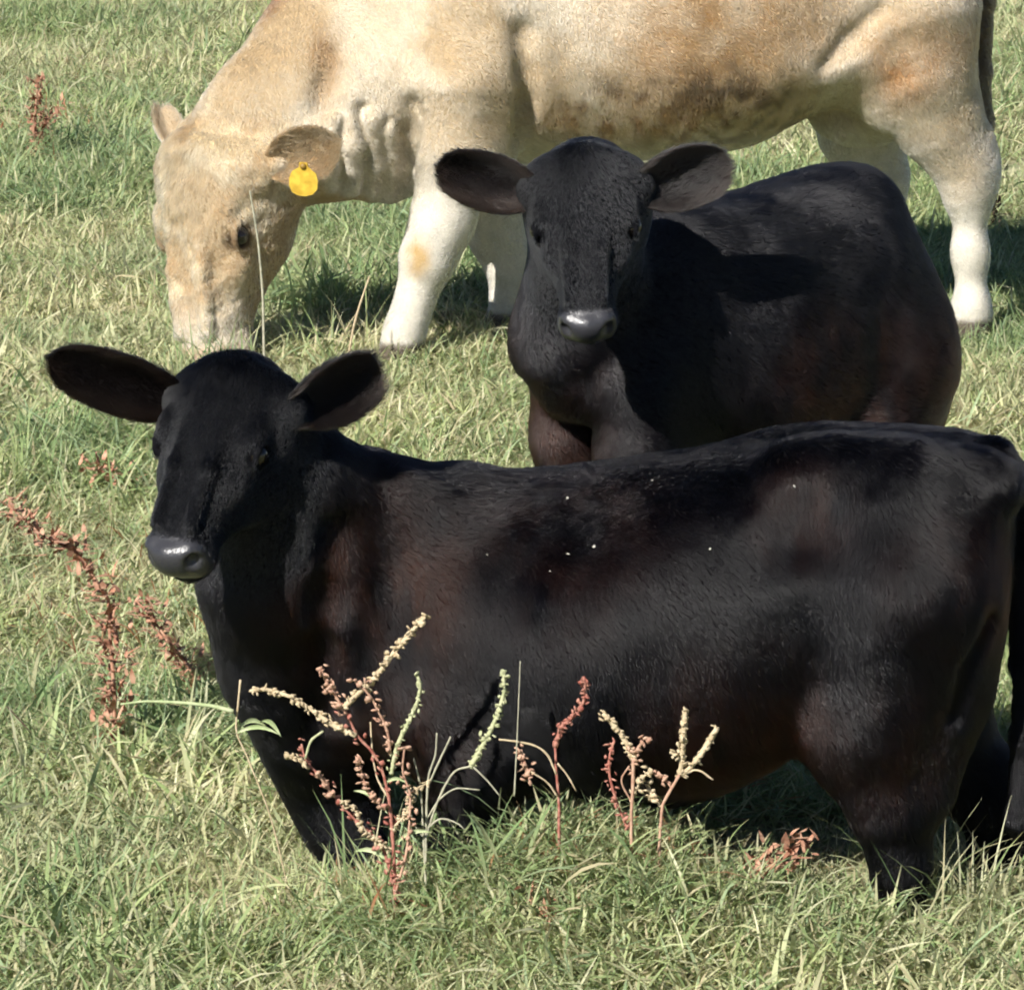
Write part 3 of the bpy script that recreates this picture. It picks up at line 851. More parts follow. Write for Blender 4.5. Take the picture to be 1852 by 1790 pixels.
def dress_cow(V, N, info):
    h, q, near, pad, S = info["h"], info["q"], info["near"], info["pad"], info["S"]
    n1 = fbm(V, 5, 1, 4); n2 = fbm(V, 14, 2, 3); n3 = fbm(V, 40, 3, 2)
    tan = np.array([.36, .265, .155]); cream = np.array([.48, .395, .275]); white = np.array([.53, .49, .41]); rust = np.array([.27, .125, .04]); mud = np.array([.085, .055, .026])
    m = sstep(.38, .62, n1)[:, None]
    col = tan * (1 - m) + cream * m
    z = V[:, 2]
    def spot(px, py, dy, r, w, c, sh=(1, 1, 1), nz=None):
        nonlocal col
        d = np.linalg.norm((V - S(px, py, dy)) / np.array(sh), axis=1)
        k = sstep(r * 1.2, r * .2, d) * w
        if nz is not None:
            k = np.clip(k * (.3 + 1.5 * nz), 0, 1)
        k = k[:, None]
        col = col * (1 - k) + np.array(c) * k
    # warm brown side, dung-stained lower belly, rust on the crest and the thigh
    spot(1270, 60, -.35, .26, .75, (.26, .145, .058), (1.3, 1, .9), n2)
    spot(1450, 20, -.3, .2, .5, (.28, .155, .06), (1, 1, 1), n2)
    n4 = fbm(V, 26, 6, 3)
    spot(1230, 200, -.25, .30, .95, mud, (1.4, 1.3, .55), sstep(.42, .62, n4) * .8)
    spot(1340, 215, -.1, .22, .8, mud, (1.2, 1, .7), sstep(.42, .62, n4) * .8)
    spot(1150, 215, -.25, .2, .6, (.22, .13, .06), (1.4, 1.3, .5), sstep(.42, .62, n4) * .8)
    spot(1640, 110, -.3, .16, .7, rust, (1, 1.3, 1), n2)
    spot(1720, 40, -.2, .14, .8, rust, (.7, 1.2, 1.2), n2)
    spot(590, 120, -.2, .12, .75, (.20, .11, .045), (.5, 1, 1.2), n2)
    crest = sstep(.80, .93, N[:, 2] - .5 * N[:, 0] * 0 + .35 * (N[:, 0] < -.3)) * sstep(-.35, -.5, V[:, 0]) * 0
    spot(500, 5, .05, .10, 1.0, (.16, .06, .024), (.8, 1.2, 1.5), n2)
    spot(455, 100, .03, .07, .9, (.18, .075, .03), (.8, 1.2, 1.5), n2)
    
    # white legs
    lg = sstep(.62, .40, z + .12 * (n1 - .5)) * (1 - near)
    lg = lg[:, None]
    lg = lg * (1 - sstep(-.62, -.7, V[:, 0])[:, None])
    col = col * (1 - lg) + white * lg
    spot(754, 466, -.28, .06, .85, (.36, .24, .10), (.8, 1, 1.2), n4)
    # dirty hocks
    spot(1730, 300, -.25, .13, .5, (.32, .23, .12), (1, 1, 1), n2)
    # lower neck is paler
    spot(730, 250, -.2, .25, .5, cream, (1, 1, 1), n1)
    # face: tan with paler muzzle, dark jaw
    fm = near[:, None]
    fc = np.array([.33, .225, .12]) * (1 - sstep(.4, .65, n2)[:, None]) + np.array([.47, .36, .22]) * sstep(.4, .65, n2)[:, None]
    mz = sstep(.62, .9, q[:, 1])[:, None]
    fc = fc * (1 - mz) + np.array([.50, .42, .31]) * mz
    jaw = (sstep(.3, .7, q[:, 1]) * sstep(-.10, -.28, q[:, 2]) * (.4 + n2))[:, None] * .6
    fc = fc * (1 - jaw) + np.array([.15, .09, .04]) * jaw
    eye = np.minimum(*[np.linalg.norm(V - h.eye[s], axis=1) for s in (-1, 1)]) / h.L
    ek = (sstep(.095, .05, eye) * .75)[:, None]
    fc = fc * (1 - ek) + np.array([.05, .03, .02]) * ek
    col = col * (1 - fm) + fc * fm
    col = col * (1 - pad[:, None]) + np.array([.42, .30, .22]) * pad[:, None]
    hoof = sstep(.07, .05, z)[:, None] * (1 - fm)
    col = col * (1 - hoof) + np.array([.10, .08, .06]) * hoof
    tail = ((V[:, 0] > S(1772, 0)[0] - .04) & (z > .45) & (V[:, 1] > S(1772, 100, -.06)[1])).astype(float)[:, None]
    col = col * (1 - tail) + np.array([.13, .10, .065]) * tail
    ln = np.full(len(V), .014) * (1 - near) + .012 * near
    crown = np.exp(-(((q[:, 0]) / .2) ** 2 + ((q[:, 1] - .16) / .22) ** 2)) * near
    ln = ln * (1 - .6 * sstep(.55, .40, z) * (1 - near))
    ln = ln + .030 * crown
    comb = np.tile(info["ax"] * .6 + np.array([0, 0, -.8]), (len(V), 1))
    for a, b, n, e in info["ear_ids"]:
        inner = (N[a:b] @ n) > .2
        col[a:b] = np.where(inner[:, None], np.array([.32, .22, .125]), np.array([.42, .36, .29]))
        ln[a:b] = np.where(inner, .030, .014)
    return np.clip(col * (.76 + .26 * n3[:, None]), 0, .9), ln, comb

front, fi = build_animal("black_calf", calf_front, dress_calf(True), .049, .050, "black calf kneeling in front with its head turned to the camera", "calf", HAIR_DARK, 340000, .00033, .24, 21, bulk=1.31)
back, bi = build_animal("black_calf", calf_back, dress_calf(False), (.050, .054), .050, "black calf standing upright between the kneeling calf and the tan cow", "calf", HAIR_BRIGHTENED, 250000, .00037, .2, 22, bulk=1.33, rough_add=.10)
mother, ci = build_animal("tan_cow", cow, dress_cow, (.070, .036), .05, "cream and tan cow with white legs grazing head down", "cow", HAIR_TAN, 110000, .0006, .24, 23, curl=.7, bulk=1.15)

# ------------------------------------------------------------------ ear tag, seeds on the coat
def surface_at(V, px, py):
    """the vertex of V that the photograph would show at px, py"""
    d = V - np.array([0, 0, CAM_H])
    depth = d[:, 1] * CT - d[:, 2] * ST
    x = 926 + F_PX * d[:, 0] / depth
    y = 895 - F_PX * (d[:, 1] * ST + d[:, 2] * CT) / depth
    m = np.where((np.abs(x - px) < 9) & (np.abs(y - py) < 9))[0]
    return V[m[np.argmin(depth[m])]] if len(m) else None

YDARK = plain_material("tag_stud_plastic", (.22, .13, .02), .5, .4)

def ear_tag():
    YELLOW = noisy_material("yellow_plastic", (.40, .25, .03), (.58, .40, .055), 45, .5)
    c = at(549, 328, 10.95)
    r = np.array([1.0, -.25, 0]); r /= np.linalg.norm(r)
    u = np.array([0, -.15, 1.0]); u /= np.linalg.norm(u)
    n = np.cross(r, u)
    out = []
    prof = [(-.010, .050), (-.012, .036), (-.030, .026), (-.037, .010), (-.038, -.012), (-.030, -.030), (-.014, -.038), (.006, -.039), (.024, -.034), (.036, -.020), (.038, .002), (.034, .020), (.018, .034), (.012, .040), (.010, .050)]
    k = len(prof)
    V, F = [], []
    for off in (-.0012, .0012):
        for x, y in prof:
            V.append(c + r * x + u * y + n * (off + .15 * (y - .05) ** 2))
    F.append(list(range(k))[::-1]); F.append(list(range(k, 2 * k)))
    for i in range(k):
        j = (i + 1) % k
        F.append([i, j, j + k, i + k])
    org = np.array(mother.location)
    t = mesh_object("ear_tag", np.array(V) - org, F, YELLOW, mother, smooth=False)
    t["label"] = "round yellow plastic ear tag"
    sv, sf = sphere_mesh(c + u * .040 - org, .009, 14, 8)
    mesh_object("stud", sv, sf, YDARK, t)

# ------------------------------------------------------------------ grass
def blade(rng, base, length, width, lean, az, curve, seg=4, twist=0.0):
    d = np.array([math.cos(az), math.sin(az), 0.0])
    s = np.array([-math.sin(az), math.cos(az), 0.0])
    V, p, a = [], np.array(base, float), lean
    for i in range(seg + 1):
        t = i / seg
        w = width * (1 - t ** 2.2) * (.75 + .5 * min(t * 3, 1)) * .5 + .0002
        sw = s * math.cos(twist * t) + np.array([0, 0, 1]) * math.sin(twist * t)
        V.append(p - sw * w); V.append(p + sw * w)
        st = length / seg
        p = p + (d * math.sin(a) + np.array([0, 0, math.cos(a)])) * st
        a = min(a + curve / seg, 2.0)
        p[2] = max(p[2], .004)
    F = [[2 * i, 2 * i + 1, 2 * i + 3, 2 * i + 2] for i in range(seg)]
    return V, F

GREENS = [(.29, .38, .16), (.36, .44, .20), (.44, .50, .24), (.23, .32, .14), (.34, .43, .24)]
STRAWS = [(.58, .57, .34), (.67, .65, .43), (.51, .52, .29), (.58, .53, .33), (.53, .57, .32), (.48, .42, .26)]
RUSTS = [(.34, .15, .075), (.42, .22, .12), (.28, .12, .07)]

def tuft_mesh(name, rng, n, size, lrange, wrange, green, rust=0.0, lean=(.2, 1.25), mat=None):
    V, F, C = [], [], []
    for i in range(n):
        b = rng.normal(0, size * .5, 2)
        L = rng.uniform(*lrange) * (.7 + .6 * rng.random())
        v, f = blade(rng, (b[0], b[1], 0), L, rng.uniform(*wrange), rng.uniform(*lean), rng.uniform(0, 6.283), rng.uniform(.1, 1.3), seg=4, twist=rng.normal(0, .7))
        o = len(V)
        V += v; F += [[k + o for k in q] for q in f]
        r = rng.random()
        pal = RUSTS if r < rust else (GREENS if rng.random() < green else STRAWS)
        c = np.array(pal[rng.integers(len(pal))]) * rng.uniform(.8, 1.2)
        for k in range(len(v)):
            t = (k // 2) / 4
            base = np.array([.36, .36, .20])
            cc = base * (1 - min(t * 2.5, 1)) + c * min(t * 2.5, 1)
            if pal is GREENS and t > .9 and rng.random() < .4:
                cc = np.array([.42, .36, .18])
            C.append(cc)
    me = bpy.data.meshes.new(name)
    me.from_pydata([tuple(v) for v in V], [], F)
    a = me.color_attributes.new("col", 'FLOAT_COLOR', 'POINT')
    a.data.foreach_set("color", np.concatenate([np.array(C), np.ones((len(C), 1))], 1).astype(np.float32).ravel())
    me.polygons.foreach_set("use_smooth", np.ones(len(me.polygons), bool))
    if mat: me.materials.append(mat)
    return me

def leaf_material(name, attr="col", trans=.5, rough=.65, hue_noise=True):
    m = bpy.data.materials.new(name); m.use_nodes = True
    nt = m.node_tree; b = nt.nodes["Principled BSDF"]; out = nt.nodes["Material Output"]
    a = nt.nodes.new("ShaderNodeAttribute"); a.attribute_name = attr
    g = nt.nodes.new("ShaderNodeNewGeometry")
    n = nt.nodes.new("ShaderNodeTexNoise"); n.inputs["Scale"].default_value = 1.7; n.inputs["Detail"].default_value = 4
    nt.links.new(g.outputs["Position"], n.inputs["Vector"])
    hs = nt.nodes.new("ShaderNodeHueSaturation")
    mr = nt.nodes.new("ShaderNodeMapRange"); mr.inputs["From Min"].default_value = .3; mr.inputs["From Max"].default_value = .7; mr.inputs["To Min"].default_value = .48; mr.inputs["To Max"].default_value = .525
    nt.links.new(n.outputs[0], mr.inputs["Value"]); nt.links.new(mr.outputs[0], hs.inputs["Hue"])
    mv = nt.nodes.new("ShaderNodeMapRange"); mv.inputs["From Min"].default_value = .3; mv.inputs["From Max"].default_value = .7; mv.inputs["To Min"].default_value = 1.15; mv.inputs["To Max"].default_value = .85
    nt.links.new(n.outputs[0], mv.inputs["Value"]); nt.links.new(mv.outputs[0], hs.inputs["Value"])
    nt.links.new(a.outputs["Color"], hs.inputs["Color"])
    nt.links.new(hs.outputs[0], b.inputs["Base Color"])
    b.inputs["Roughness"].default_value = rough
    b.inputs["Specular IOR Level"].default_value = .25
    t = nt.nodes.new("ShaderNodeBsdfTranslucent"); nt.links.new(hs.outputs[0], t.inputs["Color"])
    mx = nt.nodes.new("ShaderNodeMixShader"); mx.inputs[0].default_value = trans
    nt.links.new(b.outputs[0], mx.inputs[1]); nt.links.new(t.outputs[0], mx.inputs[2]); nt.links.new(mx.outputs[0], out.inputs[0])
    return m

LEAF = leaf_material("grass_blade")

def build_grass():
    rng = np.random.default_rng(5)
    src = bpy.data.collections.new("grass_tuft_sources")
    kinds = []
    for g, ru, lr, cnt in [(.24, .0, (.03, .075), 6), (.56, .0, (.035, .085), 6), (.85, .0, (.045, .11), 6), (.35, .12, (.04, .09), 3)]:
        for k in range(cnt):
            me = tuft_mesh("grass_tuft", rng, 78, .105, lr, (.0022, .0044), g, ru, lean=(.3, 1.4), mat=LEAF)
            kinds.append(bpy.data.objects.new("tuft_%02d" % len(kinds), me))
    for o in kinds:
        src.objects.link(o)
    P, I, S, Rr = [], [], [], []
    def scatter(x0, x1, y0, y1, dens, sc):
        n = int((x1 - x0) * (y1 - y0) * dens)
        p = np.stack([rng.uniform(x0, x1, n), rng.uniform(y0, y1, n), np.zeros(n)], 1)
        p[:, 2] = gz(p[:, 0], p[:, 1])
        # keep what a camera near this one can see
        half = 1.25 + p[:, 1] * .22
        p = p[np.abs(p[:, 0]) < half]
        n = len(p)
        g = fbm(p, 1.1, 31, 4) + .25 * (vnoise(p, 6, 33) - .5)
        pix_y = 895 + F_PX * np.tan(np.arctan2(CAM_H, p[:, 1]) - PITCH)
        dp = np.sqrt(p[:, 1] ** 2 + CAM_H ** 2)
        pix_x = 926 + F_PX * p[:, 0] / dp
        def zone(cx, cy, rx, ry, w):
            return w * np.exp(-(((p[:, 0] - ground(cx, cy)[0]) / rx) ** 2 + ((p[:, 1] - ground(cx, cy)[1]) / ry) ** 2))
        g = g + zone(640, 480, .30, 1.2, .30) + zone(150, 880, .25, .5, .22) + zone(330, 1700, .35, .25, .20) + zone(1830, 500, .4, .8, .25) + zone(90, 330, .4, 2.0, .10) \
              - zone(700, 740, .5, .7, .22) - zone(60, 1000, .2, .5, .1) - zone(1250, 1640, .5, .3, .06)
        cat = np.digitize(g, [.47, .60])
        idx = np.where(cat == 0, rng.integers(0, 6, n), np.where(cat == 1, rng.integers(6, 12, n), rng.integers(12, 18, n)))
        ru = zone(110, 1010, .2, .35, 1) + zone(290, 1170, .2, .25, 1) + zone(1000, 1660, .14, .12, .9) + zone(1380, 1570, .18, .1, .9) + zone(1130, 1480, .16, .2, .8) + zone(70, 220, .2, 1.5, .8) + zone(715, 1640, .1, .1, .9)
        idx = np.where(rng.random(n) < ru * .7, rng.integers(18, 21, n), idx)
        s = sc * (.75 + .7 * vnoise(p, 2.3, 41)) * rng.uniform(.8, 1.2, n)
        # trodden under the kneeling calf
        tro = np.exp(-(((p[:, 0] - .2) / .75) ** 4 + ((p[:, 1] - 7.12) / .22) ** 4))
        s = s * (1 - .55 * tro)
        P.append(p); I.append(idx); S.append(np.stack([s * rng.uniform(.9, 1.2, n), s * rng.uniform(.9, 1.2, n), s], 1)); Rr.append(np.stack([rng.normal(0, .06, n), rng.normal(0, .06, n), rng.uniform(0, 6.283, n)], 1))
    scatter(-3.2, 3.2, 5.6, 9.0, 170, .95)
    scatter(-.25, .5, 6.45, 6.95, 160, .9)
    scatter(-2, 2, 6.2, 6.75, 22, 1.45)
    scatter(-3, 3, 6.75, 13.0, 6, 1.55)
    scatter(-4.2, 4.2, 9.0, 14.0, 130, 1.05)
    scatter(-6, 6, 14.0, 23.0, 70, 1.3)
    P, I, S, Rr = map(np.concatenate, (P, I, S, Rr))
    me = bpy.data.meshes.new("grass")
    me.vertices.add(len(P)); me.vertices.foreach_set("co", P.astype(np.float32).ravel())
    a = me.attributes.new("idx", 'INT', 'POINT'); a.data.foreach_set("value", I.astype(np.int32))
    a = me.attributes.new("scl", 'FLOAT_VECTOR', 'POINT'); a.data.foreach_set("vector", S.astype(np.float32).ravel())
    a = me.attributes.new("rot", 'FLOAT_VECTOR', 'POINT'); a.data.foreach_set("vector", Rr.astype(np.float32).ravel())
    me.materials.append(LEAF)
    o = bpy.data.objects.new("grass", me); COL.objects.link(o)
    tag(o, "short pale green and straw coloured pasture grass", kind="stuff")
    ng = bpy.data.node_groups.new("grass_scatter", 'GeometryNodeTree')
    ng.interface.new_socket("Geometry", in_out='INPUT', socket_type='NodeSocketGeometry')
    ng.interface.new_socket("Geometry", in_out='OUTPUT', socket_type='NodeSocketGeometry')
    gi, go = ng.nodes.new("NodeGroupInput"), ng.nodes.new("NodeGroupOutput")
    ci_ = ng.nodes.new("GeometryNodeCollectionInfo"); ci_.inputs["Collection"].default_value = src
    ci_.inputs["Separate Children"].default_value = True; ci_.inputs["Reset Children"].default_value = True
    ip = ng.nodes.new("GeometryNodeInstanceOnPoints"); ip.inputs["Pick Instance"].default_value = True
    def attr(nm, ty):
        n = ng.nodes.new("GeometryNodeInputNamedAttribute"); n.data_type = ty; n.inputs["Name"].default_value = nm
        return n.outputs["Attribute"]
    ng.links.new(gi.outputs[0], ip.inputs["Points"]); ng.links.new(ci_.outputs[0], ip.inputs["Instance"])
    ng.links.new(attr("idx", 'INT'), ip.inputs["Instance Index"])
    ng.links.new(attr("rot", 'FLOAT_VECTOR'), ip.inputs["Rotation"])
    ng.links.new(attr("scl", 'FLOAT_VECTOR'), ip.inputs["Scale"])
    ng.links.new(ip.outputs[0], go.inputs[0])
    md = o.modifiers.new("scatter", 'NODES'); md.node_group = ng
build_grass()

# ------------------------------------------------------------------ weeds
def tube(path, radii, sides=6, bumps=0.0, rng=None):
    """path (n,3) resampled smoothly; radii at the path's points"""
    path = np.asarray(path, float); n = len(path)
    d = np.concatenate([[0], np.cumsum(np.linalg.norm(np.diff(path, axis=0), axis=1))])
    k = max(int(d[-1] / .006), 4)
    s = np.linspace(0, d[-1], k)
    P = np.stack([_pchip(d, path[:, j], s) for j in range(3)], 1)
    r = np.interp(s, d, radii)
    T = np.gradient(P, axis=0); T /= np.linalg.norm(T, axis=1)[:, None] + 1e-9
    V, F = [], []
    for i in range(k):
        a = nrm(np.cross(T[i], (0.3, 1, .1))); b = np.cross(T[i], a)
        for j in range(sides):
            th = 2 * math.pi * j / sides
            rr = r[i] * (1 + (bumps * (rng.random() - .4) if rng is not None else 0))
            V.append(P[i] + (a * math.cos(th) + b * math.sin(th)) * rr)
    for i in range(k - 1):
        for j in range(sides):
            p, q = i * sides + j, i * sides + (j + 1) % sides
            F.append([p, q, q + sides, p + sides])
    F.append(list(range(sides))[::-1]); F.append([(k - 1) * sides + j for j in range(sides)])
    return V, F, P

def merge(parts):
    V, F = [], []
    for v, f in parts:
        o = len(V)
        V += list(v); F += [[k + o for k in q] for q in f]
    return V, F

def knob(c, r, rng):
    """a small seed husk: eight-sided, pointed, uneven"""
    ax = nrm(rng.normal(0, 1, 3)); a = nrm(np.cross(ax, (.3, .5, .8))); b = np.cross(ax, a)
    V = [c + ax * r * 1.5]
    for h in (.5, -.5):
        for j in range(5):
            th = j * 1.2566 + h
            V.append(c + ax * r * h + (a * math.cos(th) * 1.15 + b * math.sin(th) * .45) * r * rng.uniform(.6, 1.2))
    V.append(c - ax * r * 1.2)
    F = [[0, 1 + j, 1 + (j + 1) % 5] for j in range(5)] + [[1 + j, 6 + j, 6 + (j + 1) % 5, 1 + (j + 1) % 5] for j in range(5)] + [[11, 6 + (j + 1) % 5, 6 + j] for j in range(5)]
    return V, F

def noisy_material(name, c1, c2, scale=90, rough=.8):
    m, nt, b = material(name)
    tc = nt.nodes.new("ShaderNodeTexCoord"); n = nt.nodes.new("ShaderNodeTexNoise")
    n.inputs["Scale"].default_value = scale; n.inputs["Detail"].default_value = 3
    cr = nt.nodes.new("ShaderNodeValToRGB")
    cr.color_ramp.elements[0].position = .35; cr.color_ramp.elements[0].color = (*c1, 1)
    cr.color_ramp.elements[1].position = .65; cr.color_ramp.elements[1].color = (*c2, 1)
    nt.links.new(tc.outputs["Object"], n.inputs["Vector"]); nt.links.new(n.outputs[0], cr.inputs[0]); nt.links.new(cr.outputs[0], b.inputs["Base Color"])
    b.inputs["Roughness"].default_value = rough; b.inputs["Specular IOR Level"].default_value = .2
    return m

ear_tag()
W_RED = noisy_material("red_stem", (.24, .075, .055), (.38, .19, .14))
W_PINK = noisy_material("pink_husk", (.34, .19, .13), (.46, .30, .21))
W_TAN = noisy_material("tan_spike", (.36, .28, .17), (.50, .41, .27))
W_GREEN = noisy_material("pale_green_spike", (.30, .32, .17), (.42, .42, .26))
W_GREY = noisy_material("grey_stem", (.26, .25, .18), (.40, .38, .28))
W_RUST = noisy_material("rusty_dead_leaf", (.29, .13, .08), (.44, .27, .18), 60)
W_CHAFF = noisy_material("pale_chaff", (.34, .32, .27), (.48, .46, .40))
W_DARK = noisy_material("dark_twig", (.06, .04, .03), (.11, .08, .05))
W_LEAF = noisy_material("fresh_leaf", (.26, .32, .15), (.40, .44, .26), 50)

def weed(name, label, base, Y, pieces, group=None, seed=0):
    """pieces: (part name, pixel path, start radius, end radius, material, kind)"""
    rng = np.random.default_rng(seed)
    org = ground(*base) if Y is None else np.array([at(base[0], base[1], Y)[0], Y, 0.0])
    org[2] = float(gz(org[0], org[1]))
    root = bpy.data.objects.new(name, None); COL.objects.link(root)
    root.empty_display_size = .05
    root.location = org
    tag(root, label, "weed", group or {"dead_dock": "rusty dead docks in the grass", "seeding_weed": "seeding weeds before the kneeling calf"}.get(name))
    for pn, path, r0, r1, mat, kind in pieces:
        n = len(path)
        pts = []
        off = rng.normal(0, .012)
        for i, q in enumerate(path):
            y = (Y if Y is not None else org[1]) + (q[2] if len(q) > 2 else off * i / max(n - 1, 1))
            pts.append(at(q[0], q[1], y))
        pts = np.array(pts)
        pts[:, 2] = np.maximum(pts[:, 2], gz(pts[:, 0], pts[:, 1]) - .01)
        k_ = .58 if kind in ('plain', 'sparse') else (.7 if kind == 'knobby' else 1.0)
        v, f, P = tube(pts, np.linspace(r0, r1, n) * k_, 6, .5 if kind != 'smooth' else .1, rng)
        parts = [(v, f)]
        if kind == 'knobby':
            for i, p in enumerate(P[1:]):
                for _ in range(3):
                    parts.append(knob(p + rng.normal(0, r0 * .6, 3), r0 * rng.uniform(.45, .85), rng))
        elif kind == 'sparse':
            step = max(len(P) // 12, 1)
            for p in P[1::step]:
                for _ in range(3):
                    parts.append(knob(p + rng.normal(0, r0 * 1.2, 3), .0044 * rng.uniform(.6, 1.3), rng))
        elif kind == 'dock':
            for p in P[1::1]:
                for _ in range(5):
                    q = p + rng.normal(0, .014, 3)
                    bv, bf = blade(rng, (0, 0, 0), rng.uniform(.012, .040), rng.uniform(.004, .011), rng.uniform(.2, 2.0), rng.uniform(0, 6.28), rng.uniform(-.5, 1.5), 3)
                    parts.append(([q + (b_ if b_[2] > .0041 else b_ * np.array([1, 1, 0])) for b_ in bv], bf))
        elif kind == 'leaf':
            parts = []
            T = pts[-1] - pts[0]; Ln = np.linalg.norm(T); T /= Ln
            sd = nrm(np.cross(T, (.1, 1, .3)))
            lv, lf = [], []
            for i in range(7):
                t = i / 6
                w = r0 * math.sin(math.pi * (t * .92 + .06)) ** .8
                c = pts[0] + T * Ln * t + np.array([0, 0, .012 * math.sin(t * 3.1)])
                lv += [c - sd * w, c + np.array([0, .003, -.003]), c + sd * w]
            for i in range(6):
                lf += [[3 * i, 3 * i + 1, 3 * i + 4, 3 * i + 3], [3 * i + 1, 3 * i + 2, 3 * i + 5, 3 * i + 4]]
            parts = [(lv, lf)]
        V, F = merge(parts)
        mesh_object(pn, np.array(V) - org, F, mat, root, smooth=True)
    return root

weed("seeding_weed", "tall red-stemmed weed with arching seed spikes before the kneeling calf's chest", (716, 1700), 6.72, [
    ("stem", [(716, 1700), (714, 1590), (704, 1450), (691, 1393), (675, 1362), (644, 1326), (628, 1291), (610, 1262)], .0058, .0030, W_RED, 'sparse'),
    ("seed_spike", [(644, 1330), (605, 1312), (574, 1291), (515, 1256), (480, 1247), (452, 1249)], .0062, .0036, W_TAN, 'knobby'),
    ("seed_spike", [(622, 1278), (645, 1257), (671, 1232), (715, 1178), (748, 1138), (769, 1115)], .0066, .0040, W_TAN, 'knobby'),
    ("seed_spike", [(706, 1365), (702, 1330), (687, 1291), (664, 1252), (640, 1230)], .0045, .0030, W_PINK, 'sparse'),
    ("seed_spike", [(708, 1400), (714, 1361), (734, 1315), (757, 1260), (760, 1240), (754, 1221)], .0048, .0030, W_GREEN, 'knobby'),
    ("seed_cluster", [(625, 1290), (605, 1255), (590, 1232), (582, 1215)], .0045, .0030, W_PINK, 'sparse'),
    ("stem", [(712, 1600), (690, 1530), (640, 1480), (605, 1440), (575, 1400), (552, 1372), (545, 1345)], .0045, .0028, W_RED, 'sparse'),
    ("seed_cluster", [(605, 1440), (590, 1420), (575, 1400)], .004, .003, W_PINK, 'sparse'),
    ("twig", [(700, 1440), (680, 1400), (672, 1340), (670, 1305)], .003, .002, W_TAN, 'plain'),
    ("twig", [(552, 1372), (562, 1340), (580, 1325), (585, 1322)], .0035, .003, W_GREEN, 'plain'),
    ("stem", [(714, 1620), (738, 1520), (742, 1440), (728, 1390), (732, 1350)], .0038, .0026, W_PINK, 'sparse'),
    ("twig", [(708, 1540), (660, 1500), (640, 1462), (622, 1450)], .0026, .0018, W_TAN, 'sparse'),
    ("twig", [(706, 1500), (735, 1470), (748, 1430), (775, 1415)], .0026, .0018, W_TAN, 'sparse'),
    ("twig", [(700, 1460), (672, 1440), (655, 1400), (648, 1372)], .0026, .0018, W_PINK, 'sparse'),
    ("twig", [(560, 1390), (540, 1372), (520, 1366)], .0024, .0018, W_TAN, 'sparse'),
    ("leaf", [(706, 1560), (670, 1530), (640, 1540)], .0050, .003, W_LEAF, 'leaf'),
    ("leaf", [(708, 1530), (745, 1500), (780, 1505)], .0045, .003, W_LEAF, 'leaf'),
    ("leaf", [(700, 1470), (668, 1462), (640, 1430)], .0040, .003, W_LEAF, 'leaf'),
    ("leaf", [(690, 1420), (720, 1405), (742, 1420)], .0035, .003, W_LEAF, 'leaf'),
], seed=1)
weed("dry_weed", "grey wiry dead weed with one pale green seed spike beside the calf's near knee", (772, 1690), 6.74, [
    ("stem", [(772, 1690), (770, 1600), (765, 1500), (761, 1428), (748, 1370)], .004, .0025, W_GREY, 'plain'),
    ("stem", [(770, 1560), (772, 1450), (775, 1405), (788, 1360), (790, 1325)], .0035, .0022, W_GREY, 'plain'),
    ("stem", [(774, 1420), (795, 1375), (815, 1332)], .003, .0022, W_GREY, 'plain'),
    ("stem", [(768, 1520), (800, 1430), (830, 1390), (851, 1386)], .003, .0028, W_GREY, 'plain'),
    ("seed_spike", [(851, 1388), (870, 1352), (887, 1322), (905, 1275), (912, 1245), (910, 1213)], .0060, .0030, W_GREEN, 'knobby'),
    ("twig", [(853, 1384), (880, 1410), (905, 1440)], .0028, .0018, W_GREY, 'plain'),
    ("twig", [(770, 1500), (800, 1480), (830, 1490), (840, 1500)], .0028, .0018, W_GREY, 'plain'),
    ("twig", [(770, 1520), (745, 1480), (735, 1420)], .0025, .0018, W_GREY, 'plain'),
    ("twig", [(772, 1480), (800, 1440), (830, 1425), (868, 1428)], .0026, .0016, W_GREY, 'plain'),
    ("twig", [(930, 1440), (935, 1340), (941, 1195)], .0022, .0014, W_GREY, 'plain'),
], seed=2)
weed("seeding_weed", "small weed with a bent bright red tip under the kneeling calf's belly", (1012, 1650), 6.75, [
    ("stem", [(1012, 1650), (1011, 1560), (1011, 1462), (1006, 1391), (1004, 1351)], .005, .0035, W_RED, 'plain'),
    ("seed_spike", [(1004, 1351), (1010, 1330), (1020, 1310), (1044, 1288), (1058, 1257), (1057, 1229)], .0058, .0032, W_RED, 'knobby'),
    ("stem", [(1006, 1400), (990, 1365), (967, 1348), (930, 1340), (902, 1337)], .0032, .0026, W_TAN, 'plain'),
    ("seed_cluster", [(960, 1420), (955, 1395), (948, 1375), (942, 1355)], .004, .003, W_PINK, 'sparse'),
    ("twig", [(1008, 1440), (990, 1415), (960, 1395)], .0028, .002, W_TAN, 'plain'),
    ("twig", [(1008, 1380), (1025, 1400), (1042, 1430)], .0028, .002, W_TAN, 'plain'),
], seed=3)
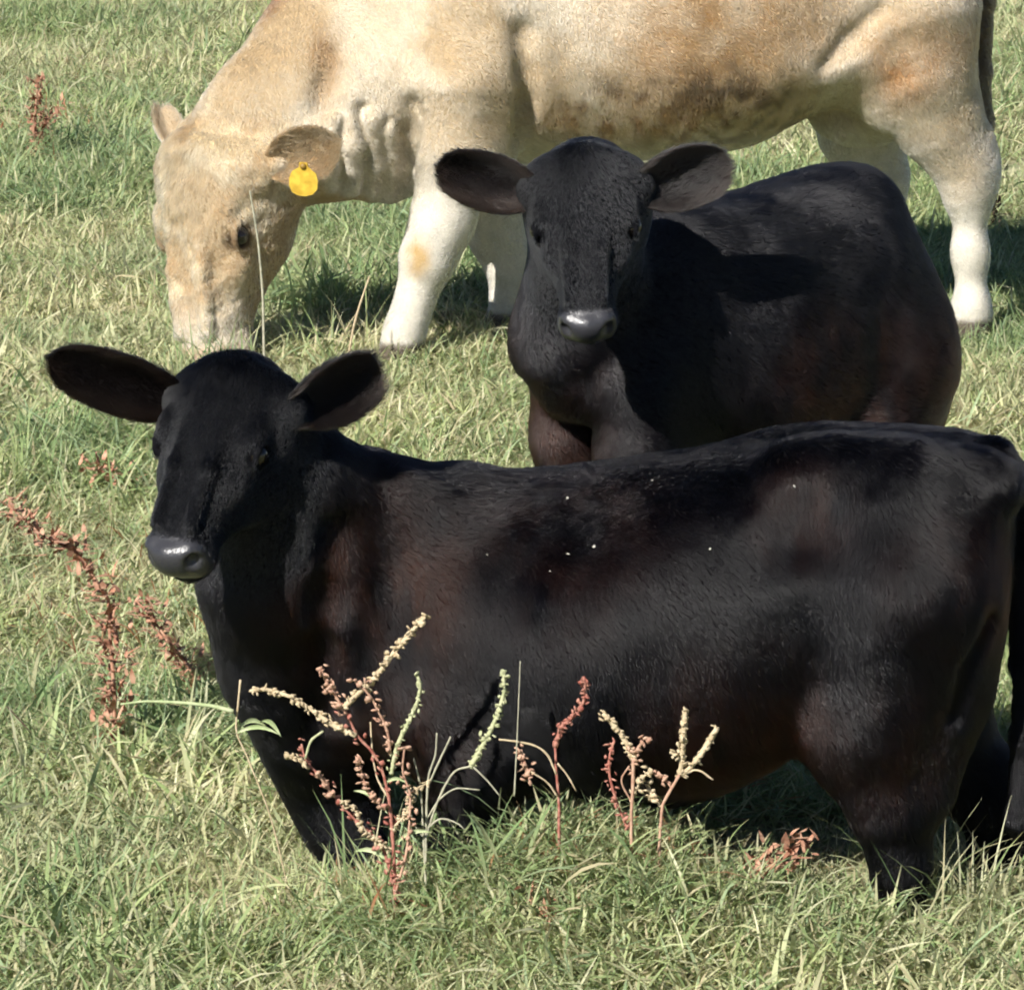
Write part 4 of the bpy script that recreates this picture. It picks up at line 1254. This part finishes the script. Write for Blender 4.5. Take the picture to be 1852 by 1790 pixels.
weed("seeding_weed", "knobby tan weed leaning left, left of the pair under the kneeling calf's belly", (1140, 1650), 6.75, [
    ("stem", [(1140, 1650), (1142, 1560), (1142, 1468), (1145, 1418), (1145, 1371)], .005, .0045, W_PINK, 'plain'),
    ("seed_spike", [(1145, 1375), (1134, 1345), (1118, 1321), (1104, 1303), (1090, 1290)], .0062, .0050, W_TAN, 'knobby'),
    ("stem", [(1136, 1500), (1112, 1440), (1101, 1385), (1105, 1355), (1112, 1338)], .0042, .0035, W_RED, 'sparse'),
    ("seed_cluster", [(1145, 1400), (1150, 1360), (1163, 1341)], .0042, .004, W_PINK, 'sparse'),
    ("seed_cluster", [(1145, 1440), (1160, 1410), (1172, 1396)], .0042, .004, W_TAN, 'sparse'),
    ("twig", [(1142, 1450), (1124, 1410), (1138, 1385)], .003, .0025, W_PINK, 'plain'),
], seed=4)
weed("seeding_weed", "forked tan weed with two stubby tips, right of the pair under the belly", (1196, 1650), 6.75, [
    ("stem", [(1196, 1650), (1192, 1560), (1198, 1460), (1215, 1425), (1229, 1401)], .0045, .0045, W_PINK, 'plain'),
    ("seed_spike", [(1229, 1403), (1235, 1358), (1237, 1324), (1239, 1285)], .0062, .0062, W_TAN, 'knobby'),
    ("seed_spike", [(1232, 1402), (1248, 1388), (1266, 1366), (1282, 1342), (1297, 1316)], .0055, .0062, W_TAN, 'knobby'),
    ("twig", [(1232, 1402), (1260, 1392), (1290, 1410)], .0035, .0022, W_TAN, 'plain'),
    ("seed_cluster", [(1215, 1425), (1200, 1405), (1190, 1398)], .004, .0035, W_PINK, 'sparse'),
    ("seed_cluster", [(1230, 1372), (1222, 1362), (1212, 1360)], .004, .0035, W_TAN, 'sparse'),
    ("seed_cluster", [(1198, 1460), (1180, 1440), (1172, 1420)], .004, .0035, W_TAN, 'sparse'),
], seed=5)
weed("leafy_sprig", "pale green leafy sprig with a long level blade beside the calf's brisket", (520, 1600), 6.86, [
    ("stem", [(520, 1600), (490, 1480), (448, 1370), (427, 1315), (431, 1270), (435, 1229)], .0022, .0030, W_TAN, 'plain'),
    ("leaf", [(429, 1318), (455, 1298), (480, 1312)], .0048, .004, W_LEAF, 'leaf'),
    ("leaf", [(428, 1325), (460, 1322), (505, 1328)], .0045, .004, W_LEAF, 'leaf'),
    ("leaf", [(470, 1305), (490, 1310), (508, 1332)], .0045, .004, W_LEAF, 'leaf'),
    ("long_blade", [(422, 1286), (380, 1276), (320, 1270), (270, 1268), (218, 1273)], .0040, .0016, W_LEAF, 'smooth'),
], seed=6)
weed("dead_dock", "tall rust-red dead dock bending left over the grass beside the kneeling calf", (203, 1362), None, [
    ("stem", [(203, 1362), (207, 1270), (203, 1200), (198, 1135), (196, 1085)], .004, .003, W_RUST, 'dock'),
    ("seed_head", [(196, 1085), (168, 1041), (134, 996), (84, 972), (40, 935), (15, 912)], .0035, .002, W_RUST, 'dock'),
], seed=7)
weed("dead_dock", "short rust-brown dead dock leaning under the kneeling calf's muzzle", (368, 1250), None, [
    ("stem", [(368, 1250), (340, 1205), (305, 1160)], .004, .003, W_RUST, 'dock'),
    ("seed_head", [(305, 1160), (280, 1125), (255, 1095), (245, 1085)], .003, .002, W_RUST, 'dock'),
], seed=8)
weed("dead_dock", "small faded reddish weed in the grass left of the kneeling calf's eye", (235, 905), None, [
    ("stem", [(235, 905), (205, 862), (155, 845)], .003, .002, W_RUST, 'dock'),
], seed=9)
weed("dead_dock", "faint upright reddish weed standing far back at the left edge", (66, 300), None, [
    ("stem", [(66, 300), (64, 220), (70, 140)], .005, .003, W_RUST, 'dock'),
    ("seed_head", [(66, 260), (90, 215), (110, 195)], .003, .002, W_RUST, 'dock'),
], seed=10)
weed("dead_dock", "low rust-pink dead stalk lying in the grass under the calf's flank", (1285, 1655), None, [
    ("stem", [(1285, 1655), (1340, 1600), (1400, 1560), (1450, 1518)], .003, .002, W_RUST, 'dock'),
], seed=11)
weed("dead_dock", "orange-brown dead weed low in the foreground grass below the red-tipped weed", (1010, 1730), None, [
    ("stem", [(1010, 1730), (990, 1680), (975, 1640)], .003, .002, W_RUST, 'dock'),
    ("stem", [(1010, 1730), (1030, 1690), (1060, 1665)], .003, .002, W_RUST, 'dock'),
], seed=12)
weed("dark_weed", "dark withered weed at the right edge behind the grazing cow's hind leg", (1806, 425), None, [
    ("stem", [(1806, 425), (1796, 370), (1792, 305)], .004, .003, W_DARK, 'dock'),
], seed=14)
weed("dry_twig", "thin dark twig sticking up from the grass at the lower left", (82, 1362), None, [
    ("stem", [(82, 1362), (50, 1318), (12, 1277)], .0035, .002, W_DARK, 'plain'),
], seed=13)

# ------------------------------------------------------------------ clumps of longer grass that stand out
def clump(label, px, py, n, lr, wr, green, lean, size, seed):
    rng = np.random.default_rng(seed)
    g = ground(px, py)
    me = tuft_mesh("grass_clump", rng, n, size, lr, wr, green, lean=lean, mat=LEAF)
    o = bpy.data.objects.new("grass_clump", me); COL.objects.link(o)
    o.location = g
    tag(o, label, "grass clump", "clumps of longer grass")
clump("dry grey-tan grass clump standing before the kneeling calf's hind foot", 1745, 1650, 120, (.11, .21), (.0028, .0046), .15, (.1, 1.0), .12, 51)
clump("dark green grass clump at the left edge level with the kneeling calf's face", 22, 900, 130, (.13, .23), (.003, .005), .95, (.2, 1.1), .07, 52)
clump("tall loose grass clump growing right of the grazing cow's muzzle", 600, 655, 50, (.10, .22), (.0035, .0055), .6, (.05, .7), .12, 53)
clump("lush green grass clump below the grazing cow's throat", 625, 560, 90, (.12, .24), (.004, .006), .95, (.1, .9), .16, 54)
clump("grey-green ragged grass clump around the foot of the tall red-stemmed weed", 690, 1672, 150, (.10, .21), (.0022, .0040), .6, (.05, 1.0), .12, 56)
clump("ragged pale grass clump hiding the grazing cow's muzzle", 372, 694, 150, (.10, .19), (.003, .005), .45, (.05, .8), .17, 57)
clump("bright green grass clump in the lower left corner foreground", 340, 1745, 80, (.08, .15), (.003, .005), .9, (.1, 1.0), .09, 55)

def stalk(label, pts, Y, r0, r1, mat):
    p = np.array([at(x, y, Y) for x, y in pts])
    p[0, 2] = 0
    v, f, _ = tube(p, np.linspace(r0, r1, len(p)), 5)
    o = mesh_object("grass_stalk", np.array(v) - p[0], f, mat)
    o.location = p[0]
    tag(o, label, "grass stalk", "stalks by the grazing cow's head")
stalk("thin grey grass stalk rising in front of the grazing cow's cheek", [(478, 660), (476, 560), (468, 450), (452, 345)], 10.7, .004, .0025, W_GREY)
stalk("slanted tan grass stalk between the grazing cow's muzzle and front leg", [(622, 680), (640, 590), (668, 500)], 10.95, .004, .0025, W_TAN)

# ------------------------------------------------------------------ chaff caught on the kneeling calf's coat
def chaff():
    V = np.empty(len(front.data.vertices) * 3, np.float32)
    front.data.vertices.foreach_get("co", V)
    V = V.reshape(-1, 3) + np.array(front.location)
    rng = np.random.default_rng(77)
    for px, py, r, lab in [
            (1022, 893, 3.6, "pale seed fleck on the kneeling calf's upper back, left of the topmost one"),
            (1430, 886, 4.2, "rightmost pale seed fleck, high above the kneeling calf's flank"),
            (1172, 862, 3.2, "topmost pale seed fleck, just under the kneeling calf's back line"),
            (1020, 994, 4.4, "left of two neighbouring pale seed flecks on the kneeling calf's ribs"),
            (1066, 980, 3.6, "right of two neighbouring pale seed flecks on the kneeling calf's ribs"),
            (1277, 985, 3.0, "lone pale seed fleck on the ribs, right of the neighbouring pair"),
            (988, 1026, 2.4, "lowest pale seed fleck, just under the neighbouring pair on the ribs"),
            (874, 996, 2.4, "leftmost pale seed fleck, behind the kneeling calf's shoulder")]:
        p = surface_at(V, px, py)
        if p is None:
            continue
        d = nrm(np.array([0, 0, CAM_H]) - p)
        v, f = knob(np.zeros(3), r / 1100 * .75, rng)
        o = mesh_object("seed_fleck", v, f, W_CHAFF)
        o.location = p + d * .008
        tag(o, lab, "seed fleck", "seed flecks on the kneeling calf's coat")
chaff()
